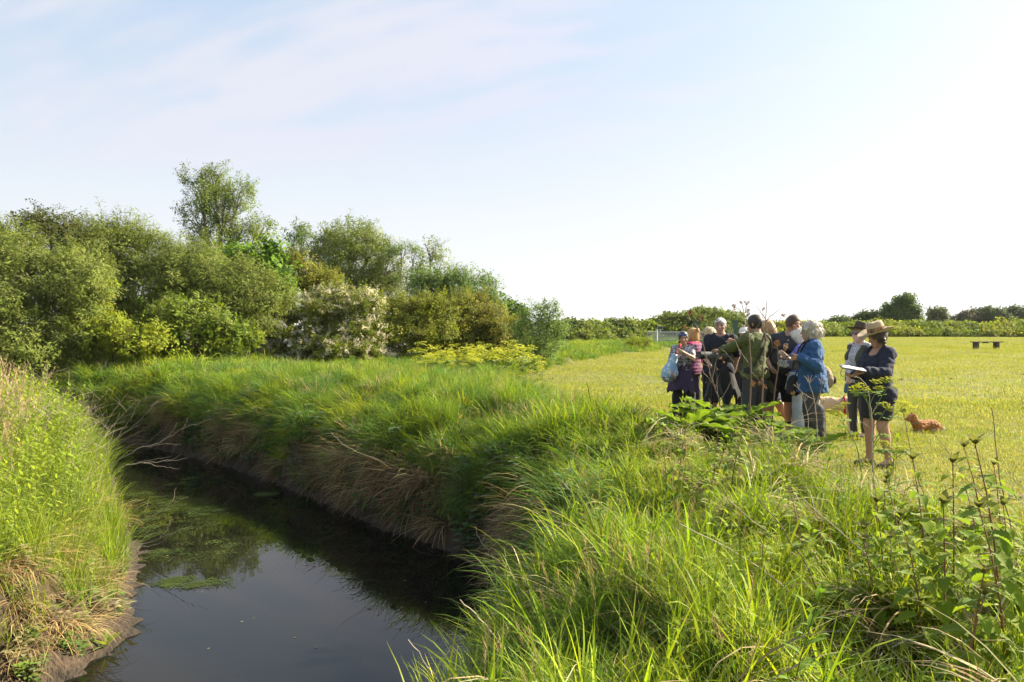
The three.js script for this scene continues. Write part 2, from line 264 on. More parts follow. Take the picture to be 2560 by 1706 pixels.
const LUSH = [[0.095, 0.195, 0.006], [0.16, 0.26, 0.009]], SUNNY = [[0.24, 0.31, 0.008], [0.34, 0.39, 0.01]], STRAW = [[0.34, 0.26, 0.12], [0.46, 0.37, 0.19]], BROWN = [[0.13, 0.085, 0.045], [0.25, 0.17, 0.09]], COOL = [[0.06, 0.15, 0.02], [0.1, 0.2, 0.03]];
const rough = (x, z) => 1 - smooth(-0.35, 0.1, x - mownEdge(z) + 0.3 * n2(x * 1.7, z * 1.7));   // 1 where nobody mows
const clump = (x, z, f) => 0.5 + 0.5 * n2(x * f, z * f);
const mixc = (r, A, B, t) => { const a = tint(r, ...A), b = tint(r, ...B); return a.lerp(b, t); };

const low = (x, z) => Math.max(lerp(0.8, 0.6, Math.max(smooth(-5.2, -7.2, z), smooth(0.9, 1.9, x))), 0.95 * smooth(-7.9, -8.9, z) * smooth(2.0, 1.5, x)) * (1 - 0.35 * smooth(-6.4, -7.4, z) * smooth(1.4, 1.9, x)) * lerp(0.5, 1, smooth(0, 1.1, mownEdge(z) - x));
// bank top on the field's side, near the camera
sow('bank_grass', T_LUSH, GRASS, spread(301, -1.2, 4.2, -10, -1.6, 12000, (x, z, b) => (b.right && b.s > (z > -4.5 ? 0.45 : 0.3) ? rough(x, z) * (0.5 + 0.5 * clump(x, z, 2)) : 0), (x, z, y, b, r) => ({ s: (0.55 + 0.6 * r()) * low(x, z), q: Q(r() * 6.28, (r() - 0.5) * 0.7, (r() - 0.5) * 0.7), c: mixc(r, LUSH, SUNNY, clamp(0.2 + 0.75 * smooth(0.2, 1.5, x) + 0.5 * n2(x * 0.9 + 3, z * 0.9), 0, 1)) })), 'long green grass leaning over the near bank of the stream', 'grass', 1, true);
sow('broad_grass', T_BROAD, GRASS, spread(302, -0.9, 4, -9.5, -1.6, 3600, (x, z, b) => (b.right && b.s > 0.5 ? rough(x, z) * clump(x, z, 1.3) : 0), (x, z, y, b, r) => ({ s: (0.6 + 0.55 * r()) * low(x, z) * 1.1, q: Q(r() * 6.28, (r() - 0.5) * 0.6, (r() - 0.5) * 0.6), c: mixc(r, SUNNY, LUSH, r() * 0.7) })), 'broad bright green grass blades in the near verge', 'grass', 2, true);
sow('fine_grass', T_FINE, GRASS, spread(303, -1.2, 3.9, -9.5, -1.6, 2600, (x, z, b) => (b.right && b.s > 0.35 ? rough(x, z) * smooth(0.3, 0.7, clump(x + 7, z, 1)) * (b.s < 2.2 ? 1 : 0.35) : 0), (x, z, y, b, r) => ({ s: (0.6 + 0.5 * r()) * low(x, z), q: Q(r() * 6.28, (r() - 0.5) * 0.9, (r() - 0.5) * 0.9), c: mixc(r, COOL, STRAW, r() < 0.25 ? 0.85 : 0.12) })), 'fine bluish green grass arching along the near bank edge', 'grass', 3, true);
sow('verge_herb', T_FORB, LEAF, spread(304, -0.6, 4, -9.5, -1.4, 2600, (x, z, b) => (b.right && b.s > 0.7 ? rough(x, z) * (x > 1 ? 1 : 0.35) : 0), (x, z, y, b, r) => ({ s: 0.4 + 0.5 * r(), c: mixc(r, LUSH, SUNNY, r()) })), 'low leafy weeds growing between the near grass blades', 'weeds', 4);
sow('verge_leafy_stem', T_HERB, LEAF, spread(306, 0.5, 3.8, -8.6, -2, 420, (x, z, b) => (b.right && b.s > 0.8 ? rough(x, z) * (0.3 + 0.7 * clump(x, z, 1.4)) : 0), (x, z, y, b, r) => ({ s: (0.5 + 0.45 * r()) * (0.4 + 0.75 * low(x, z)), c: mixc(r, SUNNY, LUSH, r()) })), 'leafy weed stems scattered through the near verge', 'weeds', 24);
sow('flattened_dead_grass', T_HANG, DRY, spread(307, 0, 3.7, -8.8, -2, 260, (x, z, b) => (b.right && b.s > 0.5 ? rough(x, z) * clump(x + 3, z, 1.6) : 0), (x, z, y, b, r) => ({ p: V(x, y + 0.1 + 0.12 * r(), z), s: 0.45 + 0.5 * r(), q: Q(r() * 6.28, (r() - 0.5) * 0.5, (r() - 0.5) * 0.5), c: tint(r, [0.3, 0.23, 0.12], [0.46, 0.38, 0.24]) })), 'flattened pale dead grass caught in the near verge', 'dead grass', 25);
sow('flowering_grass', T_CULM, DRY, spread(305, -0.8, 4.2, -10, -2, 170, (x, z, b) => (b.right && b.s > 0.5 ? rough(x, z) : 0), (x, z, y, b, r) => ({ s: (0.8 + 0.5 * r()) * low(x, z), c: tint(r, [0.32, 0.29, 0.12], [0.4, 0.34, 0.18]) })), 'thin flowering grass stems standing above the near verge', 'grass', 5);
// far part of the bank, seen across the water
sow('far_bank_grass', T_FAR, GRASS, spread(311, -13, 2.2, -27, -9, 9500, (x, z, b) => (b.right && b.s > 0.35 ? rough(x, z) * smooth(0.1, 0.6, clump(x, z, 1.1)) : 0), (x, z, y, b, r) => ({ s: (0.4 + 0.5 * r()) * (0.6 + 0.75 * clump(x, z, 0.95)), q: Q(r() * 6.28, (r() - 0.5) * 0.7, (r() - 0.5) * 0.7), c: mixc(r, r() < 0.06 ? STRAW : LUSH, SUNNY, clamp(0.45 + 0.9 * n2(x * 0.7, z * 0.7 + 3) + (r() - 0.5) * 0.5, 0, 1)) })), 'tussocky green grass on top of the far bank', 'grass', 6);
sow('far_bank_tussock', T_LUSH, GRASS, spread(312, -10, 1.5, -17, -8.5, 12000, (x, z, b) => (b.right && b.s > 0.3 && b.s < 4.5 ? rough(x, z) * smooth(0.35, 0.7, clump(x + 3, z, 1.1)) : 0), (x, z, y, b, r) => ({ s: 0.6 + 0.6 * r(), q: Q(r() * 6.28, (r() - 0.5) * 1.1, (r() - 0.5) * 1.1), c: mixc(r, LUSH, n2(x * 0.9, z * 0.9) > 0 ? SUNNY : COOL, r()) })), 'deep green grass tussocks along the far bank edge', 'grass', 7);
const mound = (r, x, z, f = 0.9) => { const k = n2(x * f + 17, z * f); return tint(r, ...(k > 0.3 ? SUNNY : k > -0.35 ? LUSH : r() < 0.35 ? STRAW : COOL), 0.4); };
sow('grass_tussock', T_TUSSOCK, GRASS, spread(316, -14, 1.6, -22, -8.2, 4400, (x, z, b) => (b.right && b.s > 0.34 ? rough(x, z) * 0.9 : 0), (x, z, y, b, r) => ({ s: 0.55 + 0.75 * r(), q: Q(r() * 6.28, (r() - 0.5) * 0.5, (r() - 0.5) * 0.5), c: mound(r, x, z) })), 'rounded grass tussocks on the far bank top', 'grass', 20);
sow('near_tussock', T_TUSSOCK, GRASS, spread(317, -0.6, 3.9, -9.3, -2.4, 520, (x, z, b) => (b.right && b.s > 0.45 ? rough(x, z) : 0), (x, z, y, b, r) => ({ s: (0.5 + 0.5 * r()) * low(x, z) * 1.15, q: Q(r() * 6.28, (r() - 0.5) * 0.5, (r() - 0.5) * 0.5), c: mound(r, x, z, 1.2) })), 'arching grass tussocks in the near verge', 'grass', 21);
// dead grass hanging down over the cut bank
const towardWater = (x, z) => { const e = 0.15, sx = bank(x + e, z).s - bank(x - e, z).s, sz = bank(x, z + e).s - bank(x, z - e).s; return Math.atan2(-sx, -sz); };
sow('hanging_dead_grass', T_HANG, DRY, spread(313, -18, 1.2, -23.5, -5.5, 42000, (x, z, b) => (b.right && b.s > 0.18 && b.s < 0.6 ? (b.s < 0.42 ? 0.75 : 0.35) * smooth(0.3, 0.7, clump(x, z, 0.75)) : 0), (x, z, y, b, r) => ({ q: Q(towardWater(x, z) + (r() - 0.5) * 0.9, (r() - 0.5) * 0.4, (r() - 0.5) * 0.3), s: 0.5 + 0.75 * r(), c: mixc(r, BROWN, STRAW, clamp(0.3 + 0.7 * n2(x * 1.7 + 8, z * 1.7) + 0.5 * (r() - 0.5), 0, 1)) })), 'brown dead grass hanging over the undercut far bank', 'dead grass', 8);
sow('hanging_green_grass', T_HANG, GRASS, spread(314, -18, 1.6, -23, -4.2, 26000, (x, z, b) => (b.right && b.s > 0.26 && b.s < 1.3 ? (b.s < 0.45 ? 0.55 : 0.95) * (0.35 + 0.65 * smooth(0.35, 0.7, 1 - clump(x, z, 0.75))) : 0), (x, z, y, b, r) => ({ q: Q(towardWater(x, z) + (r() - 0.5) * 1.6, (r() - 0.5) * 0.5 - 0.25, (r() - 0.5) * 0.3), s: 0.5 + 0.65 * r(), c: mixc(r, LUSH, n2(x * 1.3, z * 1.3) > 0.1 ? SUNNY : COOL, r()) })), 'green grass drooping over the bank edge above the water', 'grass', 9);
sow('waterside_weed', T_FORB, LEAF, spread(315, -12, 0.8, -18, -5.0, 9000, (x, z, b) => (b.right && b.s > 0.05 && b.s < 0.6 ? 0.25 + smooth(0.4, 0.8, clump(x + 5, z, 1.2)) : 0), (x, z, y, b, r) => ({ s: 0.8 + 0.9 * r(), c: tint(r, [0.04, 0.1, 0.015], [0.08, 0.16, 0.03]) })), 'small green plants at the foot of the muddy bank', 'weeds', 10);
// the bank on the other side of the stream
const otherSide = (x, z, b) => !b.right && b.s > 0;
sow('left_bank_grass', T_LUSH, GRASS, spread(321, -11, -3.6, -16, -3, 9000, (x, z, b) => (otherSide(x, z, b) && b.s > (z > -6.9 ? 0.42 : 0.14) ? 0.85 : 0), (x, z, y, b, r) => ({ s: (0.65 + 0.6 * r()) * (1 + 0.35 * smooth(-9, -12, z)), c: mixc(r, LUSH, SUNNY, 0.4 + 0.5 * r()) })), 'dense bright grass on the bank across the stream', 'grass', 11);
sow('willowherb', T_HERB, LEAF, spread(322, -11, -4.2, -16, -3.2, 7000, (x, z, b) => (otherSide(x, z, b) && b.s > (z > -6.9 ? 0.75 : 0.45) ? 0.3 + 0.6 * clump(x, z, 0.8) : 0), (x, z, y, b, r) => ({ s: (0.75 + 0.4 * r()) * (1 + 0.25 * smooth(-9, -12, z)), c: mixc(r, SUNNY, LUSH, r() * 0.6) })), 'upright leafy willowherb stems crowding the bank across the stream', 'weeds', 12);
sow('left_bank_dry_grass', T_HANG, DRY, spread(323, -9, -3.5, -9.5, -3, 5200, (x, z, b) => (otherSide(x, z, b) && b.s > 0.3 && b.s < 0.95 ? 0.6 * smooth(0.4, 0.7, clump(x + 11, z, 0.9)) : 0), (x, z, y, b, r) => ({ q: Q(towardWater(x, z) + (r() - 0.5) * 1.4, (r() - 0.5) * 0.4, 0), s: 0.45 + 0.4 * r(), c: tint(r, [0.3, 0.19, 0.09], [0.42, 0.3, 0.14]) })), 'dry brown grass slumped over the mud across the stream', 'dead grass', 13);
sow('left_bank_culms', T_CULM, DRY, spread(324, -14, -4.4, -17, -5, 5200, (x, z, b) => (otherSide(x, z, b) && b.s > 1.2 ? 0.25 + 0.6 * smooth(-9, -13, z) : 0), (x, z, y, b, r) => ({ s: 0.8 + 0.7 * r(), c: tint(r, [0.42, 0.34, 0.22], [0.55, 0.46, 0.33]) })), 'pale dead grass stems standing over the bank across the stream', 'dead grass', 14);
const T_STALK = many(4, (i) => { const r = rng(290 + i), B = new Buf(), H = 0.75 + 0.15 * i, P = (t) => V(0.3 * H * t * t, H * t, 0.06 * Math.sin(t * 5 + i)); stalk(B, [0, 0.25, 0.5, 0.75, 1].map(P), 0.0042, 0.0014, 4, [1, 1, 1]); for (let k = 0; k < 6; k++) { const t = 0.35 + 0.55 * r(), b = P(t), e = around(r), L = 0.12 + 0.2 * r(); stalk(B, [b, b.clone().add(V(e.x * L * 0.5, L * 0.4, e.z * L * 0.5)), b.clone().add(V(e.x * L, L * 0.65, e.z * L))], 0.002, 0.0009, 3, [1, 1, 1]); } return B.geo(); });
sow('dead_stalks', T_STALK, DRY, spread(327, -13, -4.2, -15.5, -7, 620, (x, z, b) => (otherSide(x, z, b) && b.s > 0.35 && b.s < 4 ? 0.35 + 0.6 * smooth(-8, -11, z) : 0), (x, z, y, b, r) => ({ s: 0.75 + 0.5 * r(), q: Q((r() - 0.5) * 2.2, (r() - 0.5) * 0.5, -0.25 * r()), c: tint(r, [0.38, 0.3, 0.21], [0.52, 0.43, 0.33]) })), 'pale branching dead stalks leaning out from the bank across the stream', 'dead weeds', 26);
sow('rough_grass', T_FAR, GRASS, spread(325, -36, -4, -34, -13, 13000, (x, z, b) => ((!b.right && b.s > 0.3) || (b.right && b.s > 0.3 && z < -15.5 && x < -8.5) ? 0.7 : 0), (x, z, y, b, r) => ({ s: 0.7 + 0.9 * r(), c: mixc(r, LUSH, SUNNY, clamp(0.4 + 0.6 * n2(x * 0.3, z * 0.3) + (r() - 0.5) * 0.4, 0, 1)) })), 'rank green grass in front of the bushes', 'grass', 15);
// rough strip in the middle distance, between the bushes and the sluice
sow('long_grass_strip', T_FAR, GRASS, spread(331, -4, 24, -62, -22, 7000, (x, z, b) => (rough(x, z) && x > -3 + (z + 22) * 0.05 && b.s > 1 ? 0.9 : 0), (x, z, y, b, r) => ({ s: 0.6 + 0.6 * r(), c: mixc(r, LUSH, SUNNY, clamp(0.35 + 0.6 * n2(x * 0.25, z * 0.25) + (r() - 0.5) * 0.4, 0, 1)) })), 'strip of long grass between the mown field and the sluice', 'grass', 16);
sow('mud_weed', T_FORB, LEAF, spread(326, -7, -3.4, -9.5, -4.5, 3600, (x, z, b) => (otherSide(x, z, b) && b.s > 0.08 && b.s < 1.1 ? smooth(0.3, 0.75, clump(x + 9, z, 2.4)) : 0), (x, z, y, b, r) => ({ s: 0.3 + 0.5 * r(), c: mixc(r, LUSH, STRAW, r() < 0.3 ? 0.8 : 0.1) })), 'small weeds and litter on the mud across the stream', 'weeds', 22);
// mown field
const lawn = (x, z) => smooth(-0.25, 0.2, x - mownEdge(z) + 0.2 * n2(x * 2, z * 2));
const YEL = [[0.25, 0.29, 0.014], [0.33, 0.35, 0.024]], THATCH = [[0.4, 0.37, 0.1], [0.46, 0.42, 0.15]];
sow('mown_grass', T_LAWN, GRASS, spread(341, -0.5, 13, -15, -2, 4200, (x, z) => (Math.abs(x) < -z * 0.85 + 1.5 ? lawn(x, z) * clamp(1.2 - Math.hypot(x, z) / 22, 0.3, 1) : 0), (x, z, y, b, r) => ({ s: 0.7 + 0.7 * r() + 0.25 * clump(x, z, 0.8), c: mixc(r, YEL, THATCH, r() < 0.1 ? 0.9 : clamp(0.2 + 0.8 * fbm2(x * 0.12 + z * 0.03, z * 0.42, 4), 0, 1)) })), 'short mown grass of the field close by', 'grass', 17);
sow('mown_grass_beyond', T_LAWNFAR, GRASS, spread(342, -1, 40, -46, -11, 5200, (x, z) => (x < -z * 0.8 + 2 ? lawn(x, z) : 0), (x, z, y, b, r) => ({ s: 0.7 + 0.6 * r(), c: mixc(r, YEL, THATCH, clamp(0.2 + 0.8 * fbm2(x * 0.12 + z * 0.03, z * 0.42, 4) + (r() < 0.08 ? 0.6 : 0), 0, 1)) })), 'short mown grass farther out on the field', 'grass', 18);
sow('mown_grass_far', T_LAWNFAR, GRASS, spread(343, 4, 66, -79, -44, 3400, (x, z) => (x < -z * 0.85 ? lawn(x, z) : 0), (x, z, y, b, r) => ({ s: V(2.6, 1.1, 2.6), q: Q(r() * 6.28), c: mixc(r, YEL, THATCH, clamp(0.2 + 0.5 * fbm2(x * 0.12, z * 0.3, 3), 0, 1)) })), 'short mown grass in front of the far hedge', 'grass', 19);
sow('worm_casts', many(2, (i) => { const g = new THREE.IcosahedronGeometry(0.02, 1), p = g.attributes.position; for (let k = 0; k < p.count; k++) { const v = V().fromBufferAttribute(p, k), n = 1 + 0.4 * n3(v.x * 60 + i * 9, v.y * 60, v.z * 60); p.setXYZ(k, v.x * n * 1.6, Math.max(-0.004, v.y * n * 0.9), v.z * n); } g.setAttribute('color', new THREE.Float32BufferAttribute(new Float32Array(p.count * 3).fill(1), 3)); g.setIndex([...Array(p.count).keys()]); g.computeVertexNormals(); return g; }), STEM, spread(344, 1, 26, -34, -5, 420, (x, z) => (x < -z * 0.8 + 2 ? lawn(x, z) * smooth(0.35, 0.75, clump(x, z, 0.35)) : 0), (x, z, y, b, r) => ({ p: V(x, y + 0.03, z), s: 0.8 + 1.8 * r(), q: Q(r() * 6.28), c: tint(r, [0.1, 0.075, 0.04], [0.2, 0.15, 0.08]) })), 'dark soil crumbs scattered over the mown field', 'soil crumbs', 23);
// ---------------------------------------------------------------- twigs: small sprays of real leaves, repeated through each crown
function twig(seed, n, size, leafL, leafW, outline, o = {}) {   // grows along +y
  const r = rng(seed), B = new Buf();
  const bend = around(r).multiplyScalar(o.bend ?? 0.2), P = (t) => V(bend.x * t * t * size, size * t, bend.z * t * t * size);
  stalk(B, [0, 0.5, 1].map(P), o.stemR ?? 0.006, 0.002, 3, o.stem ?? [0.75, 0.55, 0.4]);
  for (let k = 0; k < n; k++) {
    const t = (o.from ?? 0.1) + (1 - (o.from ?? 0.1)) * (k + r()) / n, e = around(r), q = P(t).addScaledVector(e, (o.spread ?? 0.18) * size * (0.2 + 0.8 * r())), up = lerp(o.up0 ?? -0.2, o.up1 ?? 0.9, r()), v = 0.78 + 0.44 * r(), yl = 0.9 + 0.25 * r();
    q.y += (r() - 0.5) * size * 0.12;
    leaf(B, q, V(e.x, up, e.z), V(e.x * -up + (r() - 0.5), 1, e.z * -up + (r() - 0.5)).normalize(), leafL * (0.7 + 0.6 * r()), leafW * (0.8 + 0.4 * r()), outline, [v * yl, v, v * 0.85], 0.25, o.droop ?? 0.2);
  }
  if (o.flowers) for (let k = 0; k < o.flowers; k++) {   // flat heads of small five-petalled blossoms
    const e = around(r), c = P(0.45 + 0.55 * r()).addScaledVector(e, 0.16 * size * r()).add(V(0, 0.05 * size, 0)), fr = o.flowerR ?? 0.05;
    for (let j = 0; j < (o.petals ?? 9); j++) { const f = around(r), q = V().copy(c).addScaledVector(f, fr * Math.sqrt(r())); q.y += 0.02 * r(); leaf(B, q, around(r).setY(0.3), UP, fr * 0.62, fr * 0.6, ROUND, o.petal ?? [5.2, 4.2, 8], 0.1, 0); }
  }
  return B.geo();
}
const W_WILLOW = many(4, (i) => twig(400 + i, 34, 0.55, 0.095, 0.026, LANCE, { bend: 0.5, spread: 0.2, up0: -0.3, up1: 1 }));
const W_POPLAR = many(4, (i) => twig(410 + i, 22, 0.6, 0.08, 0.062, DIAMOND, { bend: 0.25, spread: 0.16, up0: -0.5, up1: 0.6 }));
const W_BROAD = many(4, (i) => twig(420 + i, 20, 0.55, 0.13, 0.11, OVATE, { bend: 0.3, spread: 0.3, up0: -0.4, up1: 0.5 }));
const W_HAW = many(4, (i) => twig(430 + i, 40, 0.5, 0.055, 0.046, ROUND, { bend: 0.4, spread: 0.22 }));
const W_ELDER = many(3, (i) => twig(450 + i, 24, 0.5, 0.12, 0.05, OVATE, { bend: 0.3, spread: 0.3,  }));
const W_FAR = many(4, (i) => twig(460 + i, 30, 1.0, 0.26, 0.2, ROUND, { bend: 0.3, spread: 0.35, stemR: 0.012 }));
const W_BLOSSOM = many(3, (i) => twig(445 + i, 0, 0.5, 0.05, 0.044, ROUND, { bend: 0.5, spread: 0.2, flowers: 15, flowerR: 0.03, petals: 7, petal: [1, 1, 1], stemR: 0.003 })), BLOOM = leafMat({ transmission: 0.3, clearcoat: 0 });
const BARK = new THREE.MeshStandardMaterial({ color: lin(0.13, 0.1, 0.07), roughness: 0.95 }), PALEBARK = new THREE.MeshStandardMaterial({ color: lin(0.3, 0.27, 0.22), roughness: 0.9 });
const KIND = {
  willow: [W_WILLOW, 1.0], poplar: [W_POPLAR, 0.9], broad: [W_BROAD, 1], haw: [W_HAW, 1], elder: [W_ELDER, 1], far: [W_FAR, 1],
};
function plantTree(o) {
  // o: name,label,category,base [x,z] , lobes [[centre Vector3, rx, ry, rz]], kind, dens, col, size, trunk radius, bark
  const r = rng(o.seed), y0 = ground(o.base[0], o.base[1]) - 0.05, g = thing(o.name, o.label, o.category, [o.base[0], y0, o.base[1]], 0, o.group), org = V(o.base[0], y0, o.base[1]);
  const [geos, ks] = KIND[o.kind], bins = geos.map(() => []), B = new Buf(), size = (o.size ?? 1) * ks, gaps = o.gaps ?? 0.25;
  const main = o.lobes; { const all = []; for (const [c, rx, ry, rz] of main) { all.push([c, rx * 0.86, ry * 0.86, rz * 0.86]); for (let k = 0; k < (o.sub ?? 7); k++) { const e = V(r() * 2 - 1, r() * 1.7 - 0.5, r() * 1.6 - 0.6).normalize(), f = 0.24 + 0.26 * r(), q = 0.72 + 0.24 * r(); all.push([V(c.x + e.x * rx * q, c.y + e.y * ry * q, c.z + e.z * rz * q), (rx + rz) / 2 * f, ry * f * (0.8 + 0.5 * r()), rz * f, true]); } } o = { ...o, lobes: all }; }
  const h0 = Math.min(...o.lobes.map((l) => l[0].y - l[2])) - y0, fork = V((r() - 0.5) * 0.2, Math.max(0.3, Math.min(h0 + 0.3, 2.5)), (r() - 0.5) * 0.2), white = [1, 1, 1];
  const tr = o.trunk ?? 0.12, stems = o.stems ?? 1;
  if (stems === 1) stalk(B, [V(0, 0, 0), V(fork.x * 0.4, fork.y * 0.5, fork.z * 0.4), fork], tr * 1.25, tr, 8, white);
  o.lobes.forEach(([c, rx, ry, rz, minor], li) => {
    const lc = c.clone().sub(org), from = stems === 1 ? fork : V((r() - 0.5) * 0.5, 0, (r() - 0.5) * 0.5), mid = V().lerpVectors(from, lc, 0.5).add(V((r() - 0.5) * 0.3, 0.15 * ry, (r() - 0.5) * 0.3));
    if (!minor) stalk(B, [from, mid, lc], tr * 0.7, tr * 0.28, 6, white);
    for (let k = 0; k < (minor ? 0 : o.limbs ?? 7); k++) { const e = V(r() - 0.5, r() * 0.9 - 0.2, r() - 0.5).normalize(), tip = V(lc.x + e.x * rx * 0.9, lc.y + e.y * ry * 0.9, lc.z + e.z * rz * 0.9), m2 = V().lerpVectors(lc, tip, 0.5).add(V(0, 0.08 * ry, 0)), st = V().lerpVectors(mid, lc, 0.3 + 0.7 * r()); stalk(B, [st, m2, tip], tr * 0.26, tr * 0.06, 5, white); }
    const area = 4 * Math.PI * Math.pow((Math.pow(rx * ry, 1.6) + Math.pow(rx * rz, 1.6) + Math.pow(ry * rz, 1.6)) / 3, 1 / 1.6), N = Math.round(area * (o.dens ?? 14) * (minor ? 0.75 : 0.8) / (size * size));
    for (let k = 0; k < N; k++) {
      let e = V(r() * 2 - 1, r() * 2 - 1, r() * 2 - 1); const L = e.length(); if (L > 1 || L < 0.1) { k--; continue; } e.divideScalar(L);
      if (e.y < (o.under ?? -0.75)) continue;
      const q = (0.55 + 0.45 * Math.pow(r(), 0.6) + (r() < 0.025 ? 0.3 * r() : 0)) * (1 + (o.rag ?? 0.3) * n3(c.x + e.x * 2.2, c.y + e.y * 2.2, c.z + e.z * 2.2 + li)), p = V(c.x + e.x * rx * q, c.y + e.y * ry * q, c.z + e.z * rz * q);
      if (n3(p.x * 0.9 / size, p.y * 0.9 / size, p.z * 0.9 / size) < -1 + gaps * 1.6 && q > 0.6) continue;
      if (p.y < y0 + 0.05) continue;
      const dir = V(e.x, e.y * 0.6 + (o.lift ?? 0.5), e.z).add(V(r() - 0.5, r() - 0.5, r() - 0.5).multiplyScalar(0.8)).normalize(), qn = new THREE.Quaternion().setFromUnitVectors(UP, dir).multiply(Q(r() * 6.28));
      const cc = o.color(r, p, e); bins[Math.floor(r() * geos.length)].push({ p: p.sub(org).addScaledVector(dir, -0.25 * size), q: qn, s: size * (0.7 + 0.6 * r()), c: cc });
    }
  });
  if (o.blossom) { const fb = W_BLOSSOM.map(() => []); bins.flat().forEach((e) => { const w = e.p.clone().add(org), k = o.blossom(w, r); if (r() < k[0]) fb[Math.floor(r() * 3)].push({ p: e.p.clone().addScaledVector(V(0, 1, 0), 0.04), q: e.q, s: e.s, c: k[1] }); }); fb.forEach((b, i) => b.length && instanced(g, 'blossom', W_BLOSSOM[i], BLOOM, b)); }
  part(g, 'trunk', B.geo(), o.bark ?? BARK);
  bins.forEach((b, i) => b.length && instanced(g, 'crown', geos[i], o.mat ?? LEAF, b));
  return g;
}
// lobes given as photograph pixels [px, py, half width, half height, depth offset] at a distance
const lobesAt = (d, list) => list.map(([px, py, w, h, dz = 0, deep = 0.85]) => { const D = d + dz, k = D / F; return [at(px, py, D), w * k, h * k, Math.max(w, h) * k * deep]; });
const pal = (a, b, v = 0.25) => (r) => tint(r, a, b, v);
const SALLOW = pal([0.15, 0.205, 0.026], [0.235, 0.28, 0.052]), SALLOW2 = pal([0.18, 0.24, 0.04], [0.26, 0.31, 0.08]), HAWC = pal([0.16, 0.19, 0.01], [0.27, 0.27, 0.018]), BRONZE = pal([0.16, 0.2, 0.012], [0.24, 0.26, 0.02]), DARK = pal([0.06, 0.13, 0.008], [0.11, 0.19, 0.014]), BRIGHT = pal([0.11, 0.23, 0.008], [0.19, 0.31, 0.012]), POPC = pal([0.15, 0.22, 0.022], [0.23, 0.29, 0.045]), GOLD = pal([0.2, 0.26, 0.008], [0.29, 0.32, 0.012]), GREYG = pal([0.13, 0.22, 0.04], [0.2, 0.28, 0.07]);
let ts = 500;
function woody(name, label, category, d, basePx, lobes, kind, color, o = {}) { const b = at(basePx, 900, o.baseD ?? d); return plantTree({ name, label, category, base: [b.x, b.z], lobes: lobesAt(d, lobes), kind, color, seed: ts++, ...o }); }

// left wood
woody('sallow_bush', 'huge grey-green sallow bush filling the edge beside the stream', 'bush', 21, 60, [[-20, 700, 125, 125], [60, 900, 160, 60, -1.5], [190, 880, 80, 60, -1.0], [90, 730, 115, 120, -0.5], [170, 790, 95, 110, -0.8], [40, 850, 140, 120, -1], [-130, 740, 130, 200], [215, 690, 50, 70, 0.6]], 'willow', SALLOW, { dens: 20, gaps: 0.2, stems: 3, trunk: 0.09 });
woody('hawthorn_tree', 'dark hawthorn top poking up behind the huge sallow', 'tree', 24, 110, [[60, 590, 70, 55], [140, 575, 70, 50], [170, 640, 60, 70]], 'haw', pal([0.07, 0.1, 0.012], [0.14, 0.15, 0.02]), { dens: 10, trunk: 0.1 });
woody('sallow_tree', 'broad grey-green sallow tree left of the tall poplar', 'tree', 25, 360, [[270, 650, 90, 85], [370, 652, 105, 85, 0.5], [460, 685, 90, 75], [330, 735, 140, 100, -0.8], [470, 745, 110, 90, -0.6], [215, 700, 60, 110, 0.4]], 'willow', SALLOW, { dens: 17, gaps: 0.22, stems: 4, trunk: 0.1, size: 1.1 });
woody('poplar_tree', 'tall airy poplar rising above the left wood', 'tree', 37, 545, [[500, 480, 45, 55], [540, 455, 50, 45, 0.5], [560, 520, 75, 65], [590, 500, 45, 55, -0.4], [500, 560, 55, 50], [600, 590, 60, 60], [545, 615, 75, 60], [655, 585, 35, 50, 0.6], [640, 640, 45, 45]], 'poplar', POPC, { dens: 10, sub: 4, gaps: 0.32, trunk: 0.13, lift: 1.1, bark: PALEBARK, size: 1.2, limbs: 12, rag: 0.4 });
woody('sycamore_tree', 'bright green broad-leaved tree below the tall poplar', 'tree', 29, 650, [[600, 670, 50, 50], [660, 665, 55, 50], [680, 730, 50, 60], [620, 740, 50, 60, 0.5]], 'broad', BRIGHT, { dens: 14, trunk: 0.12 });
woody('sallow_bush', 'rounded sallow bush in front of the bright broad-leaved tree', 'bush', 24, 620, [[600, 735, 75, 70], [655, 745, 60, 70], [610, 800, 90, 60, -0.5], [540, 720, 60, 80]], 'willow', SALLOW, { dens: 19, gaps: 0.2, stems: 3, trunk: 0.08 });
woody('hawthorn_tree', 'olive hawthorn between the broad-leaved tree and the pale willow', 'tree', 30, 770, [[760, 695, 60, 55], [800, 720, 55, 50], [740, 770, 70, 70]], 'haw', HAWC, { dens: 14, trunk: 0.1 });
woody('poplar_tree', 'slim young poplar left of the pale willow', 'tree', 38, 740, [[760, 610, 28, 45], [725, 620, 30, 40], [770, 660, 40, 50], [715, 670, 40, 45]], 'poplar', GREYG, { dens: 7, gaps: 0.35, trunk: 0.1, lift: 1, bark: PALEBARK, size: 1.2 });
woody('willow_tree', 'tall pale willow with a domed crown at the wood centre', 'tree', 37, 880, [[870, 615, 72, 60], [830, 655, 60, 68, 0.5], [920, 645, 66, 64], [960, 690, 65, 65, -0.4], [880, 700, 90, 70], [940, 740, 60, 50]], 'willow', SALLOW2, { dens: 14, gaps: 0.26, trunk: 0.16, lift: 0.1, size: 1.4, rag: 0.3 });
woody('aspen_tree', 'thin young aspen with a bare stem right of the pale willow', 'tree', 36, 1010, [[1005, 625, 32, 22], [1035, 640, 22, 25], [1015, 690, 28, 30]], 'poplar', GREYG, { dens: 7, gaps: 0.3, trunk: 0.06, bark: PALEBARK, lift: 0.8 });
